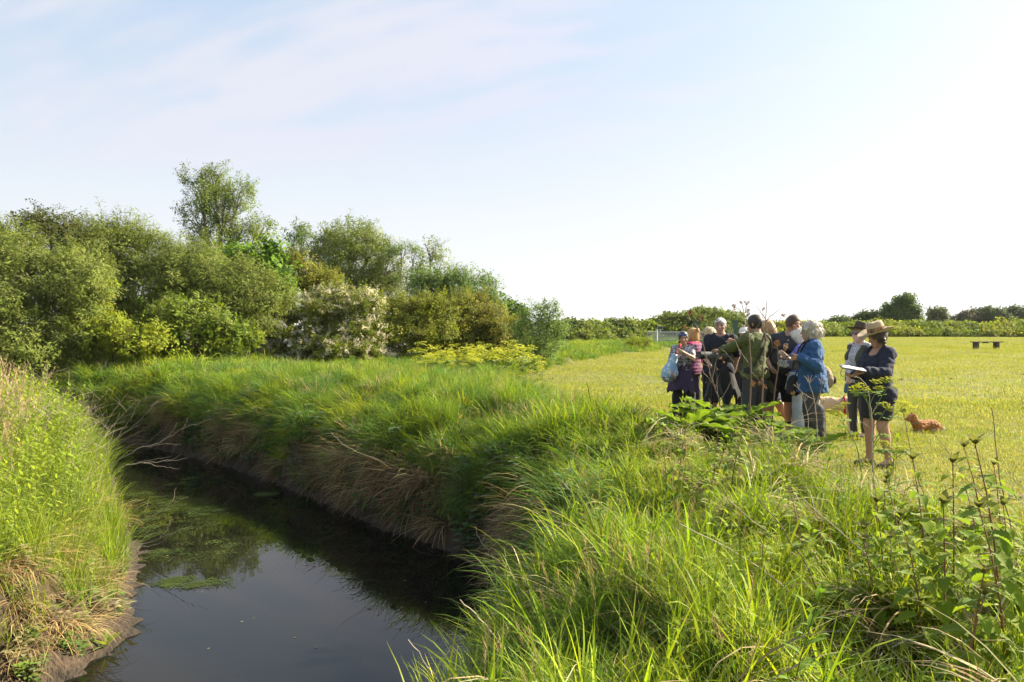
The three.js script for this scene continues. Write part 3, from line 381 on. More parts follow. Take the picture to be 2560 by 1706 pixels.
woody('aspen_tree', 'loose-crowned aspen standing highest on the right of the wood', 'tree', 35, 1080, [[1075, 635, 38, 35], [1095, 675, 45, 45], [1060, 710, 50, 50], [1110, 720, 50, 40]], 'poplar', SALLOW2, { dens: 6, sub: 5, gaps: 0.3, trunk: 0.09, lift: 0.8, size: 1.2 });
woody('white_poplar_bush', 'silvery poplar thicket sloping down on the right of the wood', 'bush', 32, 1130, [[1080, 745, 80, 60], [1140, 735, 70, 55], [1190, 750, 60, 50], [1215, 725, 22, 30, 0.4], [1235, 790, 40, 45], [1130, 790, 90, 60]], 'poplar', GREYG, { dens: 14, stems: 4, trunk: 0.07, lift: 0.9, size: 1.1, gaps: 0.2 });
woody('hawthorn_bush', 'hawthorn covered in white and cream may blossom above the bank', 'bush', 26, 820, [[735, 850, 85, 60, -0.4], [790, 800, 85, 50], [880, 795, 90, 55], [920, 855, 80, 55, -0.4], [820, 865, 110, 50, -0.8], [680, 880, 65, 38, -0.5], [630, 900, 45, 24, -0.6], [850, 750, 65, 30, 0.6], [720, 800, 55, 35, 0.3]], 'haw', pal([0.13, 0.18, 0.014], [0.2, 0.23, 0.022]), { dens: 17, sub: 9, rag: 0.4, stems: 3, trunk: 0.08, lift: 0.2, blossom: (w, r) => { const left = smooth(-7.0, -8.3, w.x) , k = clamp(0.85 + 0.4 * left + 0.55 * n3(w.x * 2.6, w.y * 2.6, w.z * 2.6), 0, 1); return [k, lin(...(r() < left ? [0.8, 0.8, 0.76] : [0.68, 0.62, 0.42])).multiplyScalar(0.85 + 0.3 * r())]; } });
woody('hawthorn_bush', 'bronze-green hawthorn right of the blossoming one', 'bush', 27, 1060, [[1010, 800, 80, 65], [1080, 790, 80, 60], [1040, 850, 95, 60, -0.4], [1110, 850, 70, 60]], 'haw', BRONZE, { dens: 20, gaps: 0.18, stems: 3, trunk: 0.08 });
woody('hawthorn_bush', 'reddish hawthorn nearest the end of the wood', 'bush', 28, 1210, [[1180, 800, 75, 60], [1230, 810, 60, 55], [1190, 850, 80, 55, -0.4], [1260, 850, 45, 50]], 'haw', pal([0.17, 0.19, 0.018], [0.25, 0.235, 0.03]), { dens: 20, gaps: 0.18, stems: 3, trunk: 0.08 });
woody('bush', 'small dark green bush behind the reddish hawthorn', 'bush', 34, 1285, [[1270, 790, 35, 35], [1290, 815, 35, 40]], 'broad', DARK, { dens: 13, stems: 2, trunk: 0.06 });
woody('aspen_bush', 'grey-green aspen bush at the end of the wood, by the field', 'bush', 24.5, 1345, [[1345, 800, 45, 40], [1375, 780, 28, 35], [1320, 850, 60, 50], [1365, 860, 55, 55], [1335, 905, 60, 35, -0.4]], 'poplar', GREYG, { dens: 10, sub: 5, stems: 4, trunk: 0.04, lift: 0.9, size: 0.85 });
woody('elder_bush', 'elder bush with flat cream flower heads below the sallow tree', 'bush', 22, 500, [[430, 810, 75, 60], [510, 815, 85, 60, -0.3], [580, 850, 70, 45, -0.4], [470, 860, 90, 45, -0.6]], 'elder', pal([0.12, 0.19, 0.01], [0.2, 0.24, 0.018]), { dens: 15, stems: 3, trunk: 0.05, blossom: (w, r) => [0.05, lin(0.68, 0.62, 0.4)] });
woody('bramble_bush', 'golden green bramble thicket beside the huge sallow', 'bush', 20.5, 260, [[210, 830, 65, 60], [280, 850, 75, 50, -0.3], [350, 860, 70, 45, -0.5], [230, 760, 35, 60, 0.5]], 'elder', GOLD, { dens: 15, stems: 4, trunk: 0.03, size: 0.8 });
woody('broad_leaved_bush', 'broad-leaved green bush low between the sallows', 'bush', 27, 380, [[330, 800, 120, 80], [460, 800, 110, 80], [690, 800, 70, 90], [600, 850, 90, 60]], 'broad', BRIGHT, { dens: 11, stems: 3, trunk: 0.07 });

// middle distance, right of the wood
woody('ivy_mound_bush', 'ivy-covered mound behind the green mesh fence', 'bush', 62, 1745, [[1700, 820, 60, 22], [1760, 818, 80, 27], [1820, 824, 60, 24], [1650, 830, 50, 16], [1740, 840, 120, 18]], 'far', pal([0.11, 0.17, 0.02], [0.2, 0.23, 0.03]), { dens: 8, stems: 4, trunk: 0.05, size: 0.7, under: -0.2 });
[[1425, 828, 40, 19, 'scrub bush beside the aspen bush with a spiky top'], [1480, 831, 40, 17, 'rounded scrub bush second from the aspen bush'], [1545, 828, 38, 16, 'low dark scrub bush before the sluice'], [1600, 832, 38, 18, 'scrub bush just left of the sluice railing']].forEach(([px, py, w, h, label], i) => woody('scrub_bush', label, 'bush', 54 + i * 2, px, [[px, py, w, h], [px - w * 0.5, py + 10, w * 0.8, h], [px + w * 0.5, py + 12, w * 0.8, h], [px, py + 26, w * 1.2, h * 0.9, -3]], 'far', i % 2 ? pal([0.14, 0.2, 0.02], [0.22, 0.26, 0.03]) : pal([0.1, 0.16, 0.02], [0.2, 0.22, 0.03]), { dens: 8, stems: 3, trunk: 0.04, size: 0.65, group: 'scrub between the wood and the sluice' }));
woody('yellow_bush', 'yellow-green bush standing in the long grass by the sluice', 'bush', 40, 1590, [[1590, 860, 30, 16], [1600, 875, 36, 16], [1575, 880, 26, 12]], 'haw', GOLD, { dens: 13, stems: 3, trunk: 0.03, size: 0.8 });

// hedge along the far side of the field, with trees behind
for (let k = 0; k < 9; k++) {
  const px = 1880 + k * 85, w = 58, label = ['hedge shrub beyond the pointing man', 'hedge shrub behind the man in the bird shirt', 'hedge shrub right of the denim shirt', 'hedge shrub left of the brimmed hats', 'hedge shrub under the big sycamore', 'hedge shrub right of the big sycamore', 'hedge shrub left of the bench', 'hedge shrub behind the bench', 'last hedge shrub at the edge beyond the bench'][k];
  woody('hedge_shrub', 'dense green ' + label, 'hedge', 80, px, [[px, 830, w, 10 + (k * 5) % 7], [px - 25, 833, w * 0.7, 9 + (k % 3) * 4], [px + 25, 831, w * 0.6, 9 + (k % 2) * 5], [px + 5, 838, w, 8, -1.5]], 'far', k % 3 === 1 ? pal([0.22, 0.27, 0.02], [0.33, 0.34, 0.03]) : pal([0.16, 0.23, 0.018], [0.26, 0.3, 0.03]), { dens: 8, stems: 3, trunk: 0.05, size: 0.75, under: -0.1, sub: 4, group: 'hedge along the far side of the field' });
}
woody('sycamore_tree', 'big dark sycamore behind the far hedge', 'tree', 92, 2255, [[2258, 762, 24, 18], [2225, 782, 24, 16], [2272, 782, 26, 17], [2245, 795, 34, 15], [2218, 804, 22, 11], [2283, 803, 18, 10]], 'far', pal([0.08, 0.14, 0.025], [0.14, 0.2, 0.04]), { dens: 6, sub: 4, trunk: 0.3, gaps: 0.4, size: 0.75, rag: 0.4 });
woody('tree', 'low bushy tree left of the big sycamore', 'tree', 94, 2170, [[2165, 806, 25, 16], [2190, 812, 18, 14]], 'far', pal([0.06, 0.1, 0.02], [0.11, 0.14, 0.03]), { dens: 8, trunk: 0.15, size: 0.8 });
woody('tree', 'thin pale tree right of the big sycamore', 'tree', 110, 2340, [[2338, 792, 18, 14], [2345, 808, 22, 12]], 'far', pal([0.11, 0.14, 0.05], [0.16, 0.18, 0.07]), { dens: 6, trunk: 0.15, gaps: 0.4, size: 0.9 });
woody('tree', 'purplish low tree behind the bench', 'tree', 120, 2405, [[2405, 806, 32, 12], [2430, 800, 20, 16]], 'far', pal([0.1, 0.1, 0.06], [0.14, 0.13, 0.08]), { dens: 7, trunk: 0.2, size: 1 });
woody('tree', 'round tree above the right end of the bench', 'tree', 120, 2475, [[2470, 795, 32, 18], [2490, 808, 34, 14]], 'far', pal([0.07, 0.11, 0.03], [0.12, 0.15, 0.05]), { dens: 7, trunk: 0.2, size: 1 });
woody('tree', 'half-seen tree at the picture edge beyond the hedge', 'tree', 125, 2550, [[2555, 798, 35, 22], [2530, 812, 30, 12]], 'far', pal([0.09, 0.12, 0.05], [0.13, 0.16, 0.07]), { dens: 7, trunk: 0.2, size: 1 });
woody('shrub', 'low rounded shrub on the skyline right of the denim shirt', 'bush', 96, 2095, [[2095, 812, 30, 9]], 'far', pal([0.08, 0.12, 0.03], [0.13, 0.16, 0.04]), { dens: 7, stems: 3, trunk: 0.08, size: 0.8 });
// ---------------------------------------------------------------- figures: joints and radii joined into one smooth surface
const cone = (a, b, ra, rb) => ({ a, b, ra, rb }), ball = (c, rx, ry, rz, q) => ({ c, r: [rx, ry, rz], q: q ? q.clone().invert() : null });
function netMesh(prims, cell, o = {}) {
  const lo = V(1e9, 1e9, 1e9), hi = V(-1e9, -1e9, -1e9), pad = (o.pad ?? 0) + cell * 2 + (o.grow ?? 0);
  for (const p of prims) { if (p.c) { const m = Math.max(...p.r); lo.min(V(p.c.x - m, p.c.y - m, p.c.z - m)); hi.max(V(p.c.x + m, p.c.y + m, p.c.z + m)); } else for (const [v, r] of [[p.a, p.ra], [p.b, p.rb]]) { lo.min(V(v.x - r, v.y - r, v.z - r)); hi.max(V(v.x + r, v.y + r, v.z + r)); } }
  if (o.lo) lo.max(o.lo); if (o.hi) hi.min(o.hi);
  lo.subScalar(pad); hi.addScalar(pad);
  const nx = Math.ceil((hi.x - lo.x) / cell) + 1, ny = Math.ceil((hi.y - lo.y) / cell) + 1, nz = Math.ceil((hi.z - lo.z) / cell) + 1, f = new Float32Array(nx * ny * nz), k = o.k ?? 0.03, grow = o.grow ?? 0, tmp = V();
  const pr = prims.map((p) => { if (p.c) return { e: 1, x: p.c.x, y: p.c.y, z: p.c.z, rx: p.r[0], ry: p.r[1], rz: p.r[2], q: p.q, reach: Math.max(...p.r) + 0.12 }; const d = p.b.clone().sub(p.a); return { e: 0, x: p.a.x, y: p.a.y, z: p.a.z, dx: d.x, dy: d.y, dz: d.z, l: d.lengthSq() || 1e-9, ra: p.ra, rb: p.rb }; });
  const field = (x, y, z) => {
    let d = 1;
    for (let i = 0; i < pr.length; i++) {
      const p = pr[i]; let e; const ax = x - p.x, ay = y - p.y, az = z - p.z;
      if (p.e) { let bx = ax, by = ay, bz = az; if (p.q) { tmp.set(ax, ay, az).applyQuaternion(p.q); bx = tmp.x; by = tmp.y; bz = tmp.z; } bx /= p.rx; by /= p.ry; bz /= p.rz; const k0 = Math.sqrt(bx * bx + by * by + bz * bz); bx /= p.rx; by /= p.ry; bz /= p.rz; e = k0 < 1e-4 ? -Math.min(p.rx, p.ry, p.rz) : k0 * (k0 - 1) / Math.sqrt(bx * bx + by * by + bz * bz); }
      else { const t = clamp((ax * p.dx + ay * p.dy + az * p.dz) / p.l, 0, 1), cx = ax - p.dx * t, cy = ay - p.dy * t, cz = az - p.dz * t; e = Math.sqrt(cx * cx + cy * cy + cz * cz) - (p.ra + (p.rb - p.ra) * t); }
      const h = Math.max(k - Math.abs(d - e), 0) / k; d = Math.min(d, e) - h * h * k * 0.25;
    }
    d -= grow;
    if (o.noise && Math.abs(d) < 0.08) d += o.noise(x, y, z);
    if (o.cut) d = o.cut(x, y, z, d);
    return d;
  };
  for (let iz = 0, w = 0; iz < nz; iz++) for (let iy = 0; iy < ny; iy++) for (let ix = 0; ix < nx; ix++, w++) f[w] = field(lo.x + ix * cell, lo.y + iy * cell, lo.z + iz * cell);
  const id = new Int32Array(nx * ny * nz).fill(-1), pos = [], idx = [], sx = 1, sy = nx, sz = nx * ny, cs = [0, sx, sy, sx + sy, sz, sx + sz, sy + sz, sx + sy + sz], E = [[0, 1], [0, 2], [0, 4], [1, 3], [1, 5], [2, 3], [2, 6], [3, 7], [4, 5], [4, 6], [5, 7], [6, 7]];
  for (let iz = 0; iz < nz - 1; iz++) for (let iy = 0; iy < ny - 1; iy++) for (let ix = 0; ix < nx - 1; ix++) {
    const w = iz * sz + iy * sy + ix; let m = 0; for (let c = 0; c < 8; c++) if (f[w + cs[c]] < 0) m |= 1 << c; if (m === 0 || m === 255) continue;
    let X = 0, Y = 0, Z = 0, n = 0; for (const [a, b] of E) { const fa = f[w + cs[a]], fb = f[w + cs[b]]; if ((fa < 0) === (fb < 0)) continue; const t = fa / (fa - fb); X += lerp(a & 1, b & 1, t); Y += lerp((a >> 1) & 1, (b >> 1) & 1, t); Z += lerp(a >> 2, b >> 2, t); n++; }
    id[w] = pos.length / 3; pos.push(lo.x + (ix + X / n) * cell, lo.y + (iy + Y / n) * cell, lo.z + (iz + Z / n) * cell);
  }
  for (let iz = 1; iz < nz - 1; iz++) for (let iy = 1; iy < ny - 1; iy++) for (let ix = 1; ix < nx - 1; ix++) {
    const w = iz * sz + iy * sy + ix, s = f[w] < 0;
    for (const [d, u, v] of [[sx, sy, sz], [sy, sz, sx], [sz, sx, sy]]) { if (s === (f[w + d] < 0)) continue; const a = id[w - u - v], b = id[w - v], c = id[w], e = id[w - u]; if (a < 0 || b < 0 || c < 0 || e < 0) continue; s ? idx.push(a, b, c, a, c, e) : idx.push(a, c, b, a, e, c); }
  }
  const g = new THREE.BufferGeometry(); g.setAttribute('position', new THREE.Float32BufferAttribute(pos, 3)); g.setIndex(idx); g.computeVertexNormals();
  if (o.color) { const c = new Float32Array(pos.length); for (let i = 0; i < pos.length; i += 3) c.set(o.color(pos[i], pos[i + 1], pos[i + 2]), i); g.setAttribute('color', new THREE.BufferAttribute(c, 3)); }
  return g;
}
const SKIN = new THREE.MeshPhysicalMaterial({ vertexColors: true, roughness: 0.55, sheen: 0.2, sheenColor: lin(0.8, 0.5, 0.4) });
const weave = texture(256, (u, v) => { const h = 0.5 + 0.25 * Math.sin(u * 400) * Math.sin(v * 400) + 0.2 * tile3(u, v, 14, 3); return [h, h, h]; }, false);
const cloth = (c, o = {}) => new THREE.MeshStandardMaterial({ color: lin(...c), roughness: 0.9, ...o });
const clothV = new THREE.MeshStandardMaterial({ vertexColors: true, roughness: 0.9 });
const HAIRM = new THREE.MeshPhysicalMaterial({ vertexColors: true, roughness: 0.5, sheen: 0.5, sheenColor: lin(0.9, 0.8, 0.6) });
const BLACK = new THREE.MeshStandardMaterial({ color: lin(0.018, 0.018, 0.02), roughness: 0.5 }), STRAP = cloth([0.02, 0.02, 0.022]), GLASSD = new THREE.MeshPhysicalMaterial({ color: lin(0.01, 0.01, 0.012), roughness: 0.12, clearcoat: 1 });
const bendIK = (S, W, l1, l2, hint) => { const d = V().subVectors(W, S), L = Math.min(d.length(), (l1 + l2) * 0.995), u = d.clone().normalize(), a = clamp((l1 * l1 + L * L - l2 * l2) / (2 * l1 * L), -1, 1), h = hint.clone().addScaledVector(u, -hint.dot(u)).normalize(), E = S.clone().addScaledVector(u, l1 * a).addScaledVector(h, l1 * Math.sqrt(1 - a * a)); return [E, S.clone().addScaledVector(u, L)]; };
const FINGERS = { relaxed: [0.35, 0.45, 0.4], curl: [0.8, 1.0, 0.7], grip: [1.0, 1.3, 0.9], flat: [0.12, 0.15, 0.1], point: null };
function handPrims(w, dir, palm, sideSign, pose, s) {   // palm normal points out of the palm; sideSign puts the thumb
  const d = dir.clone().normalize(), n = palm.clone().addScaledVector(d, -palm.dot(d)).normalize(), t = V().crossVectors(d, n).multiplyScalar(sideSign), P = [], at3 = (a, b, c) => w.clone().addScaledVector(d, a * s).addScaledVector(t, b * s).addScaledVector(n, c * s);
  for (const b of [-0.026, -0.009, 0.009, 0.026]) P.push(cone(at3(0, b * 0.75, 0), at3(0.085, b, 0), 0.013 * s, 0.0115 * s));
  const lens = [0.06, 0.078, 0.086, 0.078];   // little finger to index
  [-0.03, -0.0105, 0.0105, 0.03].forEach((b, i) => {
    let c = FINGERS[pose]; if (pose === 'point') c = i === 3 ? [0.05, 0.05, 0.05] : [1.15, 1.5, 1.0];
    let p = at3(0.088, b, 0), a = 0; const L = lens[i]; [0.45, 0.32, 0.25].forEach((q, j) => { a += c[j]; const e = p.clone().addScaledVector(d, Math.cos(a) * L * q * s).addScaledVector(n, Math.sin(a) * L * q * s); P.push(cone(p, e, (0.0092 - 0.0008 * j) * s, (0.0084 - 0.0008 * j) * s)); p = e; });
  });
  const th = at3(0.02, 0.032, 0.006), t1 = at3(0.055, 0.055, 0.022), t2 = at3(0.085, pose === 'flat' ? 0.06 : 0.045, 0.034); P.push(cone(th, t1, 0.014 * s, 0.011 * s), cone(t1, t2, 0.0105 * s, 0.0085 * s));
  return P;
}
function drape(y0, y1, r0, r1, a0, a1, folds, amp, th, o = {}) {   // hanging cloth round the hips: a0..a1 measured from the front (+z)
  const NA = 48, NY = 14, P = [], I = [], r = rng(o.seed ?? 5), ph = r() * 6;
  for (const side of [0, 1]) for (let j = 0; j <= NY; j++) for (let i = 0; i <= NA; i++) { const t = j / NY, a = lerp(a0, a1, i / NA), e = 0.75 + 0.25 * Math.cos(2 * a), R = lerp(r0, r1, Math.pow(t, 0.8)) * (1 - 0.18 * (1 - e)) + amp * t * Math.sin(a * folds + ph + t) + amp * 0.5 * t * n2(a * 3, t * 2 + ph) - side * th, hem = (o.ragged ?? 0.04) * n2(a * 2.2, ph) * t; P.push(Math.sin(a) * R * 1.12, lerp(y0, y1, t) + hem, Math.cos(a) * R * 0.88); }
  const M = (NA + 1) * (NY + 1), q = (a, b, c, d) => I.push(a, b, c, b, d, c), k = (s, j, i) => s * M + j * (NA + 1) + i;
  for (let j = 0; j < NY; j++) for (let i = 0; i < NA; i++) { q(k(0, j, i), k(0, j + 1, i), k(0, j, i + 1), k(0, j + 1, i + 1)); q(k(1, j, i), k(1, j, i + 1), k(1, j + 1, i), k(1, j + 1, i + 1)); }
  for (let i = 0; i < NA; i++) { q(k(0, NY, i), k(1, NY, i), k(0, NY, i + 1), k(1, NY, i + 1)); q(k(0, 0, i), k(0, 0, i + 1), k(1, 0, i), k(1, 0, i + 1)); }
  for (const i of [0, NA]) for (let j = 0; j < NY; j++) q(k(0, j, i), k(1, j, i), k(0, j + 1, i), k(1, j + 1, i));
  const g = new THREE.BufferGeometry(); g.setAttribute('position', new THREE.Float32BufferAttribute(P, 3)); g.setIndex(I); g.computeVertexNormals(); return g;
}
const tube = (pts, r, seg = 24, sides = 6) => new THREE.TubeGeometry(new THREE.CatmullRomCurve3(pts), seg, r, sides);

// loose strands or fur lying along a surface
function strands(geo, seed, n, len, wid, flow, lift, col) {
  const r = rng(seed), p = geo.attributes.position, q = geo.attributes.normal, B = new Buf(), a = V(), m = V();
  for (let k = 0; k < n; k++) { const i = Math.floor(r() * p.count); a.fromBufferAttribute(p, i); m.fromBufferAttribute(q, i); const t = flow(a, r).addScaledVector(m, -flow(a, r).dot(m)).normalize().add(V(r() - 0.5, r() - 0.5, r() - 0.5).multiplyScalar(0.5)), s = V().crossVectors(t, m).normalize(), L = len * (0.5 + r()), c = col(a, r), j = [0, 0.5, 1].map((u) => a.clone().addScaledVector(m, -0.002 + lift * u * (0.4 + r() * 0.6)).addScaledVector(t, L * u).add(V(0, -0.25 * L * u * u, 0))), w = [wid, wid * 0.9]; const v = []; for (let u = 0; u < 2; u++) v.push(B.vert(j[u].clone().addScaledVector(s, -w[u] / 2), m, c), B.vert(j[u].clone().addScaledVector(s, w[u] / 2), m, c)); const e = B.vert(j[2], m, c); B.i.push(v[0], v[1], v[2], v[1], v[3], v[2], v[2], v[3], e); }
  return B.geo();
}
function person(o) {
  { const b = at(o.px, 900, o.d); o = { ...o, yaw: o.yaw - Math.atan2(b.x, -b.z) }; }   // yaw is given as seen from the stream bank
  const s = (o.h ?? 1.68) / 1.7, base = at(o.px, 900, o.d), y0 = ground(base.x, base.z) - 0.005, g = thing('person', o.label, 'person', [base.x, y0, base.z], o.yaw), B = o.build ?? 1, cy = Math.cos(o.yaw), sy = Math.sin(o.yaw);
  const toLocal = (v) => { const x = v.x - base.x, z = v.z - base.z; return V(x * cy - z * sy, v.y - y0, x * sy + z * cy); };
  const J = (x, y, z) => V(x * s, y * s, z * s), ln = o.lean ?? [0, 0], L = (x, y, z) => { const t = clamp((y - 0.9) / 0.6, 0, 1.3); return J(x + ln[0] * t, y, z + ln[1] * t); };
  const fem = o.female ? 1 : 0, shw = (fem ? 0.152 : 0.175) * Math.sqrt(B), hipw = fem ? 0.095 : 0.085;
  const hips = [1, -1].map((q) => J(q * hipw, 0.9, 0)), knees = [1, -1].map((q, i) => { const k = o.legs?.[i]; return J(q * 0.1 + (k?.[0] ?? 0), 0.5, 0.02 + (k?.[1] ?? 0)); }), ankles = [1, -1].map((q, i) => { const k = o.legs?.[i]; return J(q * 0.105 + (k?.[2] ?? 0), 0.085 + (k?.[4] ?? 0), -0.02 + (k?.[3] ?? 0)); });
  const sh = [1, -1].map((q) => L(q * shw, 1.385, -0.01)), l1 = 0.285 * s, l2 = 0.25 * s, arms = [1, -1].map((q, i) => { const a = o.arms?.[i] ?? {}; const W = a.at ? toLocal(a.at) : L(q * (0.25 + 0.03 * B), 0.83, 0.05); return bendIK(sh[i], W, l1, l2, a.hint ? V(...a.hint) : V(q * 0.5, -0.5, -0.6)); });
  const hc = L(0, 1.585, 0.02).add(V(...(o.headShift ?? [0, 0, 0]))), hq = new THREE.Quaternion().setFromEuler(new THREE.Euler(o.head?.[1] ?? 0, o.head?.[0] ?? 0, o.head?.[2] ?? 0, 'YXZ'));
  const torso = [ball(L(0, 0.95, -0.01), 0.155 * s * B, 0.12 * s, 0.11 * s * B), ball(L(0, 1.1, 0.005), 0.135 * s * B, 0.15 * s, 0.1 * s * B), ball(L(0, 1.28, 0), (fem ? 0.145 : 0.165) * s * Math.sqrt(B), 0.17 * s, 0.108 * s * B), cone(sh[0], sh[1], 0.046 * s, 0.046 * s), cone(L(0.07, 1.415, -0.02), L(-0.07, 1.415, -0.02), 0.052 * s, 0.052 * s)];
  if (fem) torso.push(ball(L(0.07, 1.24, 0.085 * B), 0.07 * s, 0.075 * s, 0.06 * s), ball(L(-0.07, 1.24, 0.085 * B), 0.07 * s, 0.075 * s, 0.06 * s));
  if (o.belly) torso.push(ball(L(0, 1.06, 0.05), 0.135 * s * B, 0.13 * s, 0.09 * s * B + o.belly));
  const upper = (i, f = 1) => cone(sh[i], V().lerpVectors(sh[i], arms[i][0], f), 0.05 * s, lerp(0.05, 0.04, f) * s), fore = (i, f = 1) => cone(arms[i][0], V().lerpVectors(arms[i][0], arms[i][1], f), 0.041 * s, lerp(0.041, 0.028, f) * s);
  const thigh = (i, f = 1) => cone(hips[i], V().lerpVectors(hips[i], knees[i], f), 0.088 * s * Math.sqrt(B), lerp(0.088, 0.06, f) * s * Math.sqrt(B)), calf = (i, f = 1) => cone(knees[i], V().lerpVectors(knees[i], ankles[i], f), 0.055 * s, lerp(0.055, 0.037, f) * s);
  const bulge = (i) => ball(V().lerpVectors(knees[i], ankles[i], 0.3).add(V(0, 0, -0.022 * s)), 0.05 * s, 0.11 * s, 0.05 * s);
  const skin = o.skin ?? [0.46, 0.27, 0.19], H = (x, y, z) => V(x, y, z).multiplyScalar(s).applyQuaternion(hq).add(hc), he = (x, y, z, a, b, c) => ball(H(x, y, z), a * s, b * s, c * s, hq), neck = cone(L(0, 1.43, -0.03), H(0, -0.05, -0.025), 0.058 * s, 0.054 * s);
  // one continuous body: trunk and limbs, then finer grids for head and hands
  const bodyP = [...torso, neck, ...[0, 1].flatMap((i) => [upper(i), fore(i), thigh(i), calf(i), bulge(i), cone(ankles[i], ankles[i].clone().add(V(0, -0.035, 0.12).multiplyScalar(s)), 0.036 * s, 0.03 * s)])];
  const flat = () => skin, pieces = [netMesh(bodyP, 0.02, { k: 0.035, color: flat })];
  const inv = hq.clone().invert(), tmp = V(), hairc = o.hair?.color ?? [0.1, 0.06, 0.03];
  pieces.push(netMesh([he(0, 0.02, -0.008, 0.074, 0.1, 0.094), he(0, -0.045, 0.028, 0.056, 0.072, 0.062), he(0, -0.098, 0.06, 0.026, 0.022, 0.024), cone(H(0, 0.008, 0.088), H(0, -0.026, 0.11), 0.0085 * s, 0.0135 * s), cone(H(-0.034, 0.03, 0.079), H(0.034, 0.03, 0.079), 0.011 * s, 0.011 * s), he(0.045, -0.025, 0.062, 0.022, 0.024, 0.022), he(-0.045, -0.025, 0.062, 0.022, 0.024, 0.022), he(0, -0.064, 0.084, 0.024, 0.012, 0.012), he(0.077, -0.002, -0.008, 0.011, 0.031, 0.019), he(-0.077, -0.002, -0.008, 0.011, 0.031, 0.019), neck], 0.0058, { k: 0.016, lo: V(hc.x - 0.13, hc.y - 0.2, hc.z - 0.15), hi: V(hc.x + 0.13, hc.y + 0.16, hc.z + 0.16),
    cut: (x, y, z, d) => { tmp.set(x, y, z).sub(hc).applyQuaternion(inv).divideScalar(s); for (const q of [-1, 1]) { const e = Math.hypot(tmp.x - q * 0.031, tmp.y - 0.01, tmp.z - 0.105) - 0.017; d = Math.max(d, -e * s); } return d; },
    color: (x, y, z) => { tmp.set(x, y, z).sub(hc).applyQuaternion(inv).divideScalar(s); const ax = Math.abs(tmp.x); if (tmp.z > 0.06) { if (Math.hypot((ax - 0.031) / 1.4, tmp.y - 0.009) < 0.0075) return Math.abs(ax - 0.031) < 0.006 ? [0.03, 0.02, 0.015] : [0.5, 0.45, 0.4]; if (Math.abs(tmp.y - 0.032) < 0.0045 && ax > 0.014 && ax < 0.05) return hairc.map((c, i) => lerp(c, skin[i], 0.25)); if (Math.abs(tmp.y + 0.064) < 0.007 && ax < 0.024) return [skin[0] * 0.85, skin[1] * 0.55, skin[2] * 0.55]; if (ax > 0.025 && ax < 0.06 && tmp.y < -0.005 && tmp.y > -0.045) return [skin[0] * 1.02, skin[1] * 0.93, skin[2] * 0.92]; } return skin; } }));
  arms.forEach(([E, W], i) => { const a = o.arms?.[i] ?? {}; if (a.hide) return; const d = a.dir ? V(...a.dir) : V().subVectors(W, E), palm = a.palm ? V(...a.palm) : V(i ? 1 : -1, 0, 0.2); pieces.push(netMesh([cone(V().lerpVectors(E, W, 0.85), W, 0.029 * s, 0.026 * s), ...handPrims(W, d, palm, i ? -1 : 1, a.pose ?? 'relaxed', s * (fem ? 0.92 : 1))], 0.0054, { k: 0.007, color: flat })); });
  part(g, 'body', mergeGeometries(pieces), SKIN);
  // clothes follow the body
  const wr = (amp, f) => (x, y, z) => 0.6 * amp * n3(x * f * 0.8, y * f * 1.2 + x * 6, z * f * 0.8) + amp * 0.55 * n3(x * f * 1.5 + 5, y * f * 3.2 + z * 9, z * f * 1.5);
  const T = o.top; if (T) { const P = [...torso]; if (T.hem < 0.88) P.push(thigh(0, 0.45), thigh(1, 0.45), cone(hips[0], hips[1], 0.1 * s * B, 0.1 * s * B)); for (const i of [0, 1]) { P.push(upper(i, Math.min(1, T.sleeve))); if (T.sleeve > 1) P.push(fore(i, T.sleeve - 1)); } if (T.flare) P.push(cone(L(0, 1.02, 0), J(0, T.hem, 0), 0.13 * s * B, T.flare * s)); const hem = T.hem * s, ny = T.neck ?? 1.445; part(g, T.name ?? 'shirt', netMesh(P, 0.014, { k: 0.035, grow: T.loose ?? 0.016, noise: wr(T.wrinkle ?? 0.007, 13), color: T.paint ?? ((x, y, z) => { const v = 1 + 0.16 * n3(x * 30, y * 30, z * 30) + 0.14 * n3(x * 7, y * 7, z * 7); return T.color.map((c) => c * v); }), cut: (x, y, z, d) => { let e = Math.max(d, hem + 0.012 * n2(x * 9, z * 9) - y); if (T.open) { e = Math.max(e, -Math.max(Math.abs(x) - T.open * (y / s - 0.9) - 0.015, -z)); } const nz = y - (ny * s - (z > 0 ? z * 0.35 : -z * -0.1) + Math.abs(x) * 0.15); return Math.max(e, Math.abs(x - ln[0] * s) < 0.085 ? nz : -1); } }), clothV); }
  const W2 = o.vest; if (W2) part(g, 'waistcoat', netMesh([...torso, cone(hips[0], hips[1], 0.1 * s, 0.1 * s)], 0.0125, { k: 0.035, grow: (T?.loose ?? 0.016) + 0.016, noise: (x, y, z) => 0.004 * Math.sin(y * (W2.quilt ?? 0)) + 0.003 * n3(x * 15, y * 15, z * 15), cut: (x, y, z, d) => Math.max(d, W2.hem * s - y, y - 1.43 * s, Math.abs(x) - (shw + 0.035) * s, -Math.max(Math.abs(x) - 0.03 - 0.1 * (y / s - 0.9), -z)) }), cloth(W2.color));
